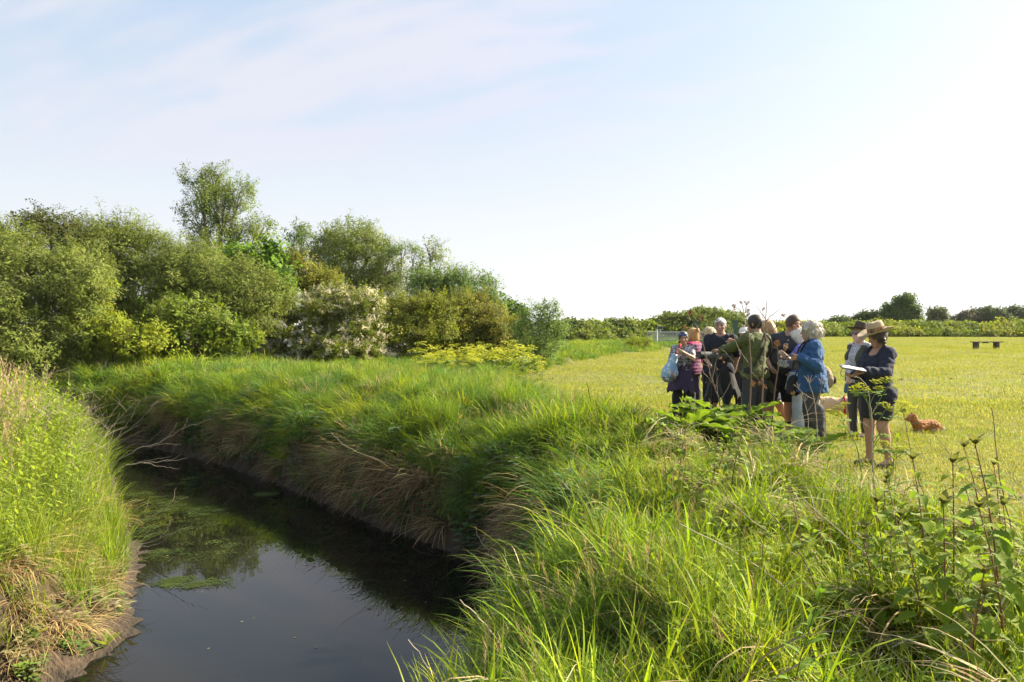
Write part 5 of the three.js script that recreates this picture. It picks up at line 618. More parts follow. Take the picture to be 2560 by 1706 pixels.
// notebook and pen
{
  const c = at(2133, 921, 7.6), g = thing('notebook', 'open white notebook held by the person in the leopard-banded hat', 'notebook', [c.x, c.y, c.z], -0.25); g.rotation.order = 'YXZ'; g.rotation.z = -0.16; g.rotation.x = 0.12;
  part(g, 'cover', box(0.25, 0.008, 0.17, 0, -0.008, 0), cloth([0.05, 0.035, 0.025])); part(g, 'pages', strip([box(0.12, 0.012, 0.16, -0.061, 0.003, 0), box(0.12, 0.009, 0.16, 0.061, 0.002, 0)]), cloth([0.78, 0.77, 0.74])); part(g, 'elastic', tube([V(-0.12, -0.01, 0.06), V(-0.13, -0.07, 0.07), V(-0.1, -0.1, 0.07), V(-0.07, -0.06, 0.06)], 0.003, 14, 4), BLACK);
  const q = at(2155, 912, 7.5), pn = thing('pen', 'thin dark pen in the writing hand over the notebook', 'pen', [q.x, q.y, q.z]); part(pn, 'barrel', rod(V(-0.03, -0.05, 0), V(0.03, 0.07, 0.01), 0.004), BLACK); part(pn, 'tip', rod(V(-0.036, -0.062, 0), V(-0.03, -0.05, 0), 0.001, 0.004), BLACK);
}
// dog lead
{
  const c = at(2117, 966, 9.7), g = thing('dog_lead', 'dog lead with a blue grip hanging from the hand of the waistcoat wearer', 'lead', [c.x, c.y, c.z]); part(g, 'grip', netMesh([cone(V(0, 0.02, 0), V(-0.01, -0.07, 0), 0.026, 0.03)], 0.006, { k: 0.01 }), cloth([0.04, 0.1, 0.17], { roughness: 0.5 }));
  const e = at(2100, 1012, 10.3).sub(c); part(g, 'cord', tube([V(-0.01, -0.09, 0), e.clone().multiplyScalar(0.6).add(V(0, -0.02, 0)), e], 0.004, 14, 5), BLACK);
}
// dogs
function dog(name, label, px, d, yaw, s, prims, col, o = {}) {
  const b = at(px, 900, d), y = ground(b.x, b.z), g = thing(name, label, 'dog', [b.x, y, b.z], yaw); g.scale.setScalar(s);
  const f = o.fur ?? 0.004; part(g, 'body', netMesh(prims, o.cell ?? 0.01, { k: 0.045, noise: (x, yy, z) => f * n3(x * 55, yy * 55, z * 40) + f * 1.3 * n3(x * 20, yy * 20, z * 16), color: col }), new THREE.MeshPhysicalMaterial({ vertexColors: true, roughness: 0.9, sheen: 0.4, sheenColor: lin(1, 0.85, 0.6) })); return g;
}
{ // labrador-like, facing +x
  const legF = (z, dx) => [cone(V(0.24, 0.38, z), V(0.24 + dx, 0.2, z), 0.055, 0.035), cone(V(0.24 + dx, 0.2, z), V(0.25 + dx, 0.03, z), 0.033, 0.026), cone(V(0.25 + dx, 0.025, z), V(0.3 + dx, 0.02, z), 0.027, 0.022)], legH = (z, dx) => [cone(V(-0.27, 0.4, z), V(-0.22 + dx, 0.27, z), 0.085, 0.05), cone(V(-0.22 + dx, 0.27, z), V(-0.33 + dx, 0.14, z), 0.045, 0.028), cone(V(-0.33 + dx, 0.14, z), V(-0.31 + dx, 0.03, z), 0.027, 0.025), cone(V(-0.31 + dx, 0.025, z), V(-0.25 + dx, 0.02, z), 0.027, 0.022)];
  const g = dog('dog', 'pale cream dog in a red harness behind the bare legs', 2090, 10.35, -0.35, 1.02, [ball(V(0.17, 0.42, 0), 0.17, 0.135, 0.105), ball(V(-0.08, 0.43, 0), 0.22, 0.115, 0.095), ball(V(-0.26, 0.44, 0), 0.12, 0.11, 0.095), ...legF(0.07, 0.02), ...legF(-0.07, -0.04), ...legH(0.075, 0.02), ...legH(-0.075, -0.04), cone(V(0.28, 0.48, 0), V(0.4, 0.56, 0), 0.085, 0.07), ball(V(0.44, 0.59, 0), 0.085, 0.072, 0.07), cone(V(0.48, 0.575, 0), V(0.57, 0.55, 0), 0.045, 0.035), ball(V(0.41, 0.58, 0.07), 0.028, 0.06, 0.018), ball(V(0.41, 0.58, -0.07), 0.028, 0.06, 0.018), cone(V(-0.36, 0.48, 0), V(-0.56, 0.42, 0.02), 0.03, 0.015)], (x, y) => (x > 0.585 ? [0.05, 0.03, 0.03] : y < 0.3 ? [0.62, 0.5, 0.34] : [0.58, 0.42, 0.25]));
  const HAR = cloth([0.42, 0.02, 0.03]); part(g, 'harness', strip([new THREE.TorusGeometry(0.115, 0.016, 8, 24).scale(0.86, 1.1, 1).rotateY(Math.PI / 2).translate(0.12, 0.42, 0)]), HAR); part(g, 'harness', strip([new THREE.TorusGeometry(0.088, 0.016, 8, 24).rotateY(Math.PI / 2).rotateZ(0.7).translate(0.3, 0.46, 0)]), HAR); part(g, 'eye', new THREE.SphereGeometry(0.012, 8, 6).translate(0.49, 0.61, 0.052), BLACK);
}
{ // small ginger terrier crouching, head turned up and away
  const g = dog('dog', 'small shaggy ginger dog crouching alone on the mown grass', 2315, 10.3, Math.PI + 0.25, 0.92, [ball(V(0.08, 0.15, 0), 0.13, 0.095, 0.085), ball(V(-0.1, 0.15, 0), 0.15, 0.1, 0.09), cone(V(0.16, 0.19, 0), V(0.24, 0.28, 0.01), 0.065, 0.055), ball(V(0.25, 0.295, 0.01), 0.065, 0.055, 0.055), cone(V(0.28, 0.28, 0.01), V(0.335, 0.265, 0.02), 0.035, 0.024), cone(V(0.235, 0.33, 0.045), V(0.225, 0.375, 0.05), 0.022, 0.01), cone(V(0.235, 0.33, -0.03), V(0.225, 0.375, -0.035), 0.022, 0.01), cone(V(0.12, 0.12, 0.06), V(0.14, 0.025, 0.065), 0.034, 0.024), cone(V(0.12, 0.12, -0.06), V(0.17, 0.025, -0.065), 0.034, 0.024), cone(V(-0.17, 0.14, 0.065), V(-0.12, 0.06, 0.07), 0.055, 0.036), cone(V(-0.12, 0.06, 0.07), V(-0.19, 0.025, 0.07), 0.034, 0.024), cone(V(-0.17, 0.14, -0.065), V(-0.12, 0.06, -0.07), 0.055, 0.036), cone(V(-0.12, 0.06, -0.07), V(-0.19, 0.025, -0.07), 0.034, 0.024), cone(V(-0.23, 0.14, 0), V(-0.34, 0.075, 0.02), 0.04, 0.03), cone(V(-0.34, 0.075, 0.02), V(-0.42, 0.07, 0.03), 0.03, 0.018)], (x, y, z) => { const n = n3(x * 30, y * 30, z * 30); return x < -0.34 ? [0.62, 0.5, 0.38] : y < 0.09 + 0.03 * n ? [0.5, 0.36, 0.25] : n > 0.4 ? [0.42, 0.2, 0.075] : [0.3, 0.115, 0.035]; }, { fur: 0.007, cell: 0.008 });
  g.scale.y *= 0.88; { const bg = g.children[0].geometry; const c = part(g, 'coat', strands(bg, 77, 5200, 0.032, 0.003, (a, q) => V(-1, -0.5, (q() - 0.5) * 0.6), 0.008, (a, q) => (a.x < -0.34 ? [0.62, 0.5, 0.38] : a.y < 0.08 ? [0.5, 0.36, 0.25] : [0.34 + 0.14 * q(), 0.14 + 0.07 * q(), 0.04]).map((v) => v * (0.7 + 0.6 * q()))), new THREE.MeshStandardMaterial({ vertexColors: true, roughness: 0.8 })); c.userData.kind = 'stuff'; }
  part(g, 'collar', new THREE.TorusGeometry(0.062, 0.008, 6, 20).rotateY(Math.PI / 2).rotateZ(0.85).translate(0.2, 0.235, 0.005), cloth([0.3, 0.32, 0.35])); part(g, 'nose', new THREE.SphereGeometry(0.013, 8, 6).translate(0.355, 0.27, 0.022), BLACK);
}
// bench
{
  const c = at(2467, 860, 42), y = ground(c.x, c.z), g = thing('bench', 'weathered wooden plank bench alone on the mown field', 'bench', [c.x, y, c.z], 0.05), W = cloth([0.075, 0.06, 0.048]), W2 = cloth([0.095, 0.078, 0.06]);
  for (const [z, m] of [[-0.1, W], [0.1, W2]]) part(g, 'plank', box(1.86, 0.055, 0.17, 0, 0.45, z), m); for (const x of [-0.68, 0.62]) part(g, 'leg', box(0.16, 0.46, 0.34, x, 0.19, 0), W); part(g, 'cross_piece', box(0.14, 0.05, 0.3, -0.08, 0.4, 0), W2);
}
// sluice railings: deck, posts and bars; each bay its own thing
const STEEL = new THREE.MeshStandardMaterial({ color: lin(0.42, 0.43, 0.44), roughness: 0.45, metalness: 0.7 }), CONC = cloth([0.28, 0.27, 0.26]);
{
  const D = 48, a = at(1618, 868, D), b = at(1800, 868, D), y = 0, yt = at(1700, 831, D).y, L = b.x - a.x, bays = 5, w = L / bays;
  for (let k = 0; k < bays; k++) { const g = thing('railing', ['grey steel sluice railing bay at its far end by the scrub', 'grey steel sluice railing bay under the solar panel', 'grey steel sluice railing bay above the blue sunglasses', 'grey steel sluice railing bay behind the blonde heads', 'grey steel sluice railing bay behind the pale cap'][k], 'railing', [a.x + k * w, y, -D - (k > 2 ? 0.3 : 0)], 0, 'sluice railing'); part(g, 'post', rod(V(0, 0, 0), V(0, yt, 0), 0.035, 0.035, 8), STEEL); for (const f of [1, 0.7, 0.42]) part(g, 'rail', rod(V(0, yt * f, 0), V(w, yt * f, 0), 0.04, 0.04, 6), STEEL); for (let j = 1; j < 12; j++) part(g, 'bar', rod(V(w * j / 12, 0.05, 0), V(w * j / 12, yt, 0), 0.022, 0.022, 5), STEEL); }
  { const g = thing('sluice_wall', 'low concrete sluice wall below the grey railing', 'wall', [(a.x + b.x) / 2, -0.3, -D - 0.6]); part(g, 'wall', box(L, 0.95, 0.35, 0, 0.2, 0), CONC); part(g, 'gate_plate', box(L * 0.5, 0.55, 0.06, 0.4, 0.45, 0.24), cloth([0.3, 0.32, 0.36], { roughness: 0.5 })); }
  { const p = at(1652, 868, D), t = at(1652, 820, D), g = thing('solar_panel', 'small dark solar panel on a post above the sluice', 'panel', [p.x, 0, -D - 0.25]), h = t.y; part(g, 'post', rod(V(0, 0, 0), V(0, h - 0.12, 0), 0.03), STEEL); const f = part(g, 'frame', box(0.36, 0.24, 0.03, 0, h, 0).rotateX(0), STEEL); part(f, 'cell_sheet', box(0.32, 0.2, 0.012, 0, h, 0.018), new THREE.MeshPhysicalMaterial({ color: lin(0.02, 0.03, 0.06), roughness: 0.2 })); }
  { const p = at(1642, 868, D - 1), t = at(1642, 826, D - 1), g = thing('marker_post', 'pale upright post left of the solar panel', 'post', [p.x, 0, -D + 1]); part(g, 'post', rod(V(0, 0, 0), V(0, t.y, 0), 0.06, 0.06, 10), cloth([0.55, 0.55, 0.53])); part(g, 'post_cap', rod(V(0, t.y, 0), V(0, t.y + 0.03, 0), 0.07, 0.05, 10), cloth([0.55, 0.55, 0.53])); }
  { const a2 = at(1737, 868, 52), b2 = at(1838, 868, 52), h0 = at(1760, 806, 52).y, h1 = at(1835, 801, 52).y, g = thing('mesh_fence', 'dark green mesh fence panel in front of the ivy mound', 'fence', [a2.x, 0, -52]), w2 = b2.x - a2.x, Gn = cloth([0.03, 0.075, 0.06], { roughness: 0.5 }); for (const [x, h, wd] of [[0, h0, 0.3], [w2 * 0.52, h0, 0.08], [w2, h1, 0.34]]) part(g, 'post', box(wd, h, 0.08, x, h / 2, 0), Gn); for (let j = 1; j < 60; j++) part(g, 'wire', box(0.012, h0 * 0.97, 0.01, w2 * j / 60, h0 * 0.5, 0), Gn); for (let j = 0; j < 8; j++) part(g, 'wire', box(w2, 0.014, 0.014, w2 / 2, h0 * (0.05 + 0.13 * j), 0.012), Gn); }
  for (const [px, col, label] of [[1563, [0.4, 0.04, 0.03], 'short red marker post in the long grass'], [1523, [0.7, 0.7, 0.68], 'short white marker post in the long grass']]) { const p = at(px, 866, 50), g = thing('marker_post', label, 'post', [p.x, 0, -50]), h = at(px, 855, 50).y; part(g, 'post', box(0.14, h, 0.1, 0, h / 2, 0), cloth(col)); part(g, 'post_cap', box(0.16, 0.04, 0.12, 0, h + 0.02, 0), cloth(col.map((c) => c * 0.8))); }
}
// ---------------------------------------------------------------- plants that stand out one by one
const DEADSTEM = new THREE.MeshStandardMaterial({ color: lin(0.2, 0.135, 0.1), roughness: 0.9 }), PALESTEM = new THREE.MeshStandardMaterial({ color: lin(0.37, 0.3, 0.23), roughness: 0.9 }), BURR = new THREE.MeshStandardMaterial({ color: lin(0.2, 0.11, 0.06), roughness: 1 }), REDSTEM = new THREE.MeshStandardMaterial({ color: lin(0.22, 0.1, 0.05), roughness: 0.7 }), GREENSTEM = new THREE.MeshStandardMaterial({ color: lin(0.13, 0.2, 0.03), roughness: 0.7 });
const wavy = (r, pts, a) => new THREE.CatmullRomCurve3(pts).getPoints(pts.length * 4).map((p, i, l) => (i === 0 || i === l.length - 1 ? p : p.add(V((r() - 0.5) * a, (r() - 0.5) * a, (r() - 0.5) * a))));
const stemGeo = (pts, r0, r1, sides = 6) => { const B = new Buf(); stalk(B, pts, r0, r1, sides, [1, 1, 1]); return B.geo(); };
function burrGeo(seed, R = 0.018) { const r = rng(seed), B = new Buf(); for (let k = 0; k < 26; k++) { const e = V(r() - 0.5, r() - 0.5, r() - 0.5).normalize(), q = V(r() - 0.5, r() - 0.5, r() - 0.5).cross(e).normalize(); leaf(B, e.clone().multiplyScalar(R * 0.2), e, q, R * (0.8 + 0.5 * r()), R * 0.5, DIAMOND, [0.8 + 0.5 * r(), 0.8 + 0.4 * r(), 0.8], 0.2, 0); } return B.geo(); }
const burrs = many(4, (i) => burrGeo(700 + i)), BURRM = new THREE.MeshStandardMaterial({ vertexColors: true, color: lin(0.3, 0.17, 0.09), roughness: 1 });
// dead burdock: main stem and branches measured on the photograph at the distance where they stand
function deadPlant(name, label, d, main, branches, o = {}) {
  const r = rng(o.seed ?? 1), P = (p) => at(p[0], p[1], d + (p[2] ?? 0)), b0 = P(main[0]), y0 = ground(b0.x, b0.z), g = thing(name, label, o.category ?? 'dead plant', [b0.x, y0, b0.z]), org = V(b0.x, y0, b0.z), rel = (p) => P(p).sub(org);
  const first = rel(main[0]); first.y = -0.02; const m = part(g, 'stem', stemGeo(wavy(r, [first, ...main.slice(1).map(rel)], o.wob ?? 0.012), o.r0 ?? 0.011, o.r1 ?? 0.003), o.mat ?? DEADSTEM);
  branches.forEach((b) => part(m, 'branch', stemGeo(wavy(r, b.map(rel), o.wob ?? 0.012), (o.r0 ?? 0.011) * 0.5, 0.0018, 5), o.mat ?? DEADSTEM));
  (o.burrs ?? []).forEach((p) => { const n = p[2] ?? 3; for (let k = 0; k < n; k++) { const u = part(m, 'seed_head', burrs[Math.floor(r() * 4)], BURRM); u.position.copy(rel([p[0] + (r() - 0.5) * 9, p[1] + (r() - 0.5) * 12, (r() - 0.5) * 0.06])); u.rotation.set(r() * 6, r() * 6, 0); u.scale.setScalar((0.8 + 0.6 * r()) * (o.burrScale ?? 1)); } });
  return g;
}
deadPlant('dead_burdock', 'dead burdock stalk leaning left in front of the spotting scope', 8.6, [[1808, 1045], [1799, 1006], [1781, 953], [1771, 917], [1757, 860], [1748, 832], [1734, 800]], [[[1781, 945], [1790, 905], [1803, 871]], [[1803, 871], [1827, 896], [1850, 930], [1874, 949]], [[1788, 965], [1762, 935], [1750, 918], [1716, 887], [1691, 868]], [[1771, 917], [1735, 900], [1700, 890]], [[1799, 1006], [1825, 960], [1835, 930], [1845, 905]], [[1795, 990], [1792, 950], [1800, 935]]], { seed: 3, burrs: [[1727, 785, 7], [1753, 795, 4], [1796, 805, 3], [1714, 820, 2], [1693, 894, 2], [1806, 900, 2]] });
deadPlant('dead_burdock', 'tall dead burdock stalk before the back of the green fleece', 8.5, [[1874, 1048], [1876, 977], [1878, 919], [1874, 855], [1867, 802], [1861, 786], [1852, 752]], [[[1861, 786], [1848, 775], [1836, 766]], [[1863, 782], [1866, 765], [1867, 758]], [[1877, 915], [1850, 878], [1838, 850], [1832, 820]], [[1876, 930], [1892, 945], [1905, 958]], [[1874, 850], [1890, 820], [1905, 805]]], { seed: 4, burrs: [[1837, 767, 2], [1851, 752, 1], [1867, 760, 3], [1870, 772, 1], [1866, 790, 2], [1884, 963, 4]] });
deadPlant('dead_burdock', 'tallest dead burdock stalk with spreading top beside the fair long hair', 8.45, [[1903, 1050], [1907, 970], [1909, 900], [1912, 848], [1915, 804], [1917, 753]], [[[1915, 802], [1904, 783], [1891, 765]], [[1914, 804], [1930, 788], [1951, 774]], [[1912, 848], [1941, 816], [1955, 789]], [[1911, 860], [1928, 835], [1946, 812]], [[1908, 930], [1900, 915], [1893, 900]], [[1913, 830], [1908, 800], [1907, 776]]], { seed: 5, burrs: [[1907, 775, 1], [1955, 789, 2], [1945, 813, 2], [1942, 858, 6], [1902, 955, 7], [1912, 965, 4], [1882, 965, 3], [1911, 845, 2]] });
deadPlant('dead_burdock', 'short dead burdock stalk between the green fleece and bird shirt', 8.9, [[1925, 1040], [1940, 960], [1946, 900], [1943, 865]], [[[1946, 900], [1958, 880], [1966, 868]], [[1942, 930], [1930, 915], [1925, 905]]], { seed: 6, burrs: [[1942, 862, 5], [1966, 868, 2]], burrScale: 1.3 });
// dead umbel stalks before the grey trousers
function umbelTop(c, dirs, d) { return dirs.map(([dx, dy]) => [[c[0], c[1]], [c[0] + dx * 0.6, c[1] + dy * 0.7], [c[0] + dx, c[1] + dy]]); }
deadPlant('umbel_stalk', 'branching dead umbel stalk in front of the grey trousers', 8.0, [[2046, 1085], [2041, 1040], [2033, 990], [2024, 960]], [...umbelTop([2024, 960], [[-14, -20], [-5, -22], [6, -22], [14, -16]]), [[2038, 1015], [2050, 985], [2056, 960]], ...umbelTop([2056, 960], [[-10, -14], [-3, -18], [6, -16], [12, -10]]), [[2036, 1000], [2010, 985], [1996, 972]], ...umbelTop([1996, 972], [[-12, -10], [-4, -16], [5, -14]])], { seed: 7, mat: PALESTEM, r0: 0.007, r1: 0.003, wob: 0.006, category: 'dead plant' });
deadPlant('umbel_stalk', 'dead umbel stalk with upright rays left of the grey trousers hem', 8.15, [[2022, 1090], [2020, 1040], [2012, 1005]], [...umbelTop([2012, 1005], [[-14, -14], [-5, -20], [5, -20], [12, -14]]), [[2019, 1030], [2032, 1010], [2040, 995]]], { seed: 8, mat: PALESTEM, r0: 0.006, r1: 0.003, wob: 0.006, burrs: [[1981, 985, 3]], burrScale: 0.8 });
deadPlant('umbel_stalk', 'thin dead umbel stalk right of the grey trousers', 7.9, [[2068, 1095], [2064, 1050], [2058, 1010]], [...umbelTop([2058, 1010], [[-10, -14], [0, -20], [9, -16]])], { seed: 9, mat: PALESTEM, r0: 0.005, r1: 0.0025, wob: 0.006 });
deadPlant('umbel_stalk', 'pale dead stalk standing tall before the notebook writer', 6.2, [[2186, 1190], [2180, 1100], [2179, 1030], [2172, 985], [2164, 960], [2150, 946], [2136, 942]], [[[2180, 1080], [2165, 1062], [2152, 1055]], [[2178, 1040], [2190, 1020], [2200, 1006]]], { seed: 10, mat: PALESTEM, r0: 0.006, r1: 0.003, wob: 0.01, burrs: [] });
// alexanders: yellow-green umbels
const umbelGeo = (seed, R) => { const r = rng(seed), B = new Buf(); for (let k = 0; k < 11; k++) { const a = k * 2.4, q = R * Math.sqrt((k + 0.5) / 11), tip = V(Math.cos(a) * q, R * 0.75 - q * q * 0.5 / R, Math.sin(a) * q); stalk(B, [V(0, 0, 0), tip], 0.0012, 0.001, 3, [0.8, 1, 0.6]); for (let j = 0; j < 9; j++) { const e = around(r), c = tip.clone().addScaledVector(e, 0.011 * r()); c.y += 0.004 * r(); leaf(B, c, around(r).setY(0.4), UP, 0.009, 0.009, ROUND, [1.15, 1.15, 0.8], 0, 0); } } return B.geo(); };
const UMBFAR = many(3, (i) => { const r = rng(735 + i), B = new Buf(); for (let k = 0; k < 11; k++) { const a = k * 2.4, q = 0.045 * Math.sqrt((k + 0.5) / 11), tip = V(Math.cos(a) * q, 0.034 - q * q * 11, Math.sin(a) * q); blade(B, V(0, 0, 0), V(Math.cos(a), 0, Math.sin(a)), 0.03, 0.002, 0.5, 0.3, 1, [0.8, 1, 0.6]); for (let j = 0; j < 3; j++) leaf(B, tip.clone().addScaledVector(around(r), 0.008 * r()), around(r).setY(0.4), UP, 0.014, 0.014, DIAMOND, [1.15, 1.15, 0.8], 0, 0); } return B.geo(); });
const UMB = many(3, (i) => umbelGeo(730 + i, 0.045)), UMBM = leafMat({ color: lin(0.44, 0.44, 0.03), clearcoat: 0 }), ALXLEAF = many(2, (i) => { const r = rng(740 + i), B = new Buf(); for (const q of [[0, 0.07, 1], [-0.035, 0.04, 0.8], [0.035, 0.04, 0.8]]) leaf(B, V(q[0] * 0.5, 0, q[1] * 0.4), V(q[0] * 14, 0.1, 1), UP, 0.06 * q[2], 0.05 * q[2], [[0, 0], [0.2, 0.8], [0.4, 1], [0.55, 0.8], [0.7, 0.85], [1, 0]], [0.9 + 0.2 * r(), 1, 0.9], 0.15, 0.25); return B.geo(); }), ALXM = leafMat({ color: lin(0.17, 0.25, 0.02) });
function alexanders(label, d, main, branches, o = {}) {
  const r = rng(o.seed), P = (p) => at(p[0], p[1], d + (p[2] ?? 0)), b0 = P(main[0]), y0 = ground(b0.x, b0.z), g = thing('alexanders_plant', label, 'plant', [b0.x, y0, b0.z], 0, 'yellow-flowered alexanders'), org = V(b0.x, y0, b0.z), rel = (p) => P(p).sub(org), first = rel(main[0]); first.y = -0.02;
  const head = (p, n = 3, parent = g) => { for (let k = 0; k < n; k++) { const u = part(parent, 'flower_head', (o.far ? UMBFAR : UMB)[Math.floor(r() * 3)], UMBM); u.position.copy(rel([p[0] + (k - (n - 1) / 2) * 13, p[1] + (r() - 0.4) * 22, (r() - 0.5) * 0.1])); u.rotation.set((r() - 0.5) * 0.6, r() * 6, (r() - 0.5) * 0.6); u.scale.setScalar(0.9 + 0.5 * r()); } };
  const all = [[first, ...main.slice(1).map(rel)], ...branches.map((b) => b.map(rel))]; all.forEach((pts, i) => { const c = part(g, 'stem', stemGeo(wavy(r, pts, 0.006), i ? 0.004 : 0.007, 0.0025, 6), GREENSTEM); const cv = new THREE.CatmullRomCurve3(pts); for (let k = 0; k < (o.leaves ?? 4); k++) { const l = part(g, 'leaf', ALXLEAF[k % 2], ALXM), q = cv.getPoint(0.35 + 0.62 * r()); l.position.copy(q); l.rotation.set(-0.3 + 0.6 * r(), r() * 6.28, (r() - 0.5) * 0.6); l.scale.setScalar(0.7 + 0.6 * r()); } });
  (o.heads ?? []).forEach((h) => head(h, h[2] ?? 3)); return g;
}
alexanders('branching alexanders with yellow flower heads before the notebook writer', 6.3, [[2184, 1170], [2182, 1100], [2176, 1040], [2168, 1000], [2160, 975]], [[[2168, 1005], [2155, 985], [2147, 972]], [[2172, 1020], [2188, 985], [2198, 968]], [[2178, 1040], [2200, 1000], [2220, 970]], [[2183, 1110], [2215, 1060], [2245, 1030], [2262, 1012]], [[2180, 1075], [2205, 1040], [2218, 1020]], [[2184, 1120], [2200, 1095], [2210, 1085]]], { seed: 31, leaves: 3, heads: [[2147, 972, 2], [2163, 984, 1], [2188, 956, 1], [2198, 972, 1], [2222, 958, 2], [2238, 972, 1], [2264, 1014, 3], [2212, 1022, 1], [2225, 1036, 1]] });
alexanders('alexanders with a single yellow head between grey trousers and bare legs', 6.7, [[2160, 1150], [2140, 1110], [2115, 1070], [2100, 1050]], [[[2115, 1070], [2105, 1045], [2106, 1025]]], { seed: 32, heads: [[2092, 1040, 3], [2106, 1020, 2]], leaves: 3 });
alexanders('low alexanders by the bare calves of the notebook writer', 6.2, [[2230, 1190], [2235, 1150], [2240, 1120]], [[[2235, 1150], [2215, 1130], [2200, 1125]], [[2236, 1150], [2255, 1135], [2262, 1128]]], { seed: 33, heads: [[2216, 1120, 2], [2258, 1128, 3]], leaves: 5 });
// yellow alexanders massed at the end of the bushes
{
  const r = rng(77), g = alexanders('yellow flowering alexanders massed before the aspen bush', 23, [[1180, 955], [1180, 915], [1178, 880]], [[[1180, 920], [1168, 900], [1162, 885]], [[1180, 925], [1192, 905], [1198, 888]], [[1180, 930], [1170, 915], [1172, 900]]], { seed: 34, far: true, heads: [[1178, 880, 3], [1162, 884, 3], [1199, 888, 3], [1172, 898, 2]], leaves: 6 });
  g.userData.group = 'alexanders massed by the bushes'; g.children.forEach((c) => { if (c.name !== 'stem') c.scale.multiplyScalar(2.5); });
  for (let k = 0; k < 46; k++) { const c = at(1060 + r() * 300, 900, 19.5 + r() * 5.5); copyOf(g, [c.x, ground(c.x, c.z) - 0.05, c.z], r() * 6.28, null, 0.5 + 0.9 * r()); }
}
// burdock rosettes with very large leaves
const HEART = [[-0.14, 0.32], [-0.08, 0.66], [0, 0.86], [0.1, 0.98], [0.2, 0.95], [0.3, 1], [0.42, 0.9], [0.52, 0.86], [0.64, 0.68], [0.78, 0.46], [0.9, 0.22], [1, 0]];
const BIGLEAF = many(4, (i) => { const B = new Buf(), r = rng(760 + i), N = HEART.length, M = 13; const rows = HEART.map(([t, h], k) => many(M, (j) => { const u = (j / (M - 1)) * 2 - 1, w = h * 0.5 * u * (1 + 0.05 * Math.sin(k * 3 + i)), y = 0.1 * Math.abs(u) + 0.06 * Math.sin(k * 2.3 + u * 5 + i * 2) * Math.abs(u) + 0.03 * n2(u * 4 + i * 5, t * 6) - 0.3 * t * t + 0.012 * r(); return B.vert(V(w, y, t), V(-0.3 * u, 1, 0.4 * t).normalize(), (Math.abs(u) < 0.1 || (k + j + (u < 0 ? 1 : 0)) % 4 === 0) ? [1.25, 1.15, 1.6] : [0.82 + 0.2 * r(), 0.86 + 0.16 * r(), 0.9]); })); for (let k = 0; k + 1 < N; k++) for (let j = 0; j + 1 < M; j++) { const a = rows[k][j], b = rows[k][j + 1], c = rows[k + 1][j], d = rows[k + 1][j + 1]; B.i.push(a, c, b, b, c, d); } const g = B.geo(); g.computeVertexNormals(); return g; });
const BIGM = leafMat({ color: lin(0.17, 0.26, 0.012), transmission: 0.55, clearcoat: 0, specularIntensity: 0.2 });
[[1715, 8.2, 'burdock plant with the largest leaves, nearest the stream'], [1775, 8.5, 'burdock plant at the foot of the leaning dead stalk'], [1850, 8.4, 'burdock plant below the green fleece'], [1915, 8.6, 'burdock plant below the bird shirt'], [1975, 8.3, 'burdock plant left of the grey trousers'], [1830, 7.9, 'low burdock plant at the front of the patch'], [2020, 8.0, 'burdock plant at the feet of the grey trousers']].forEach(([px, d, label], i) => {
  const r = rng(780 + i), c = at(px, 900, d), y = ground(c.x, c.z), g = thing('burdock_plant', label, 'plant', [c.x, y, c.z], 0, 'burdock patch'); for (let k = 0; k < 7; k++) { const a = k * 2.4 + r(), L = (i === 0 ? 0.46 : 0.31) * (0.65 + 0.6 * r()), h = 0.18 + 0.22 * r(), e = V(Math.cos(a), 0, Math.sin(a)), tip = V(e.x * 0.14, h, e.z * 0.14); part(g, 'leaf_stalk', stemGeo([V(0, 0, 0), V(e.x * 0.05, h * 0.7, e.z * 0.05), tip], 0.008, 0.006, 5), GREENSTEM); const l = part(g, 'leaf', BIGLEAF[k % 4], BIGM); l.position.copy(tip); l.rotation.set(-0.75 + 0.7 * r(), Math.PI / 2 - a, (r() - 0.5) * 0.4, 'YXZ'); l.scale.set(L * 0.95, L, L); }
});
// stinging nettles
const TOOTH = (() => { const o = [[0, 0]]; for (let k = 1; k <= 9; k++) { const t = k / 10, h = Math.pow(Math.sin(Math.PI * Math.pow(t, 0.72)), 0.9); o.push([t - 0.02, h], [t + 0.03, h * 0.78]); } o.push([1, 0]); return o; })();
const NLEAF = many(3, (i) => { const B = new Buf(); stalk(B, [V(0, -0.1, -0.24), V(0, -0.02, -0.1), V(0, 0, 0.02)], 0.014, 0.01, 4, [1, 0.9, 0.9]); leaf(B, V(0, 0, 0), V(0, 0, 1), UP, 1, 0.56, TOOTH, [0.95 + 0.1 * (i % 2), 1, 0.95], 0.2 + 0.1 * i, 0.25 + 0.15 * i, 0.12); return B.geo(); }), NLM = [lin(0.22, 0.3, 0.012), lin(0.27, 0.33, 0.014), lin(0.16, 0.24, 0.014)].map((c) => leafMat({ color: c, clearcoat: 0.05, transmission: 0.55 })), NTOP = leafMat({ color: lin(0.17, 0.17, 0.035) });
const CATKIN = (() => { const r = rng(801), B = new Buf(); for (let k = 0; k < 5; k++) { const e = around(r); stalk(B, [V(0, 0, 0), V(e.x * 0.02, -0.004, e.z * 0.02), V(e.x * 0.034, -0.014, e.z * 0.034)], 0.0022, 0.0014, 4, [1, 1, 1]); } return B.geo(); })(), CATM = new THREE.MeshStandardMaterial({ vertexColors: true, color: lin(0.26, 0.2, 0.12), roughness: 1 });
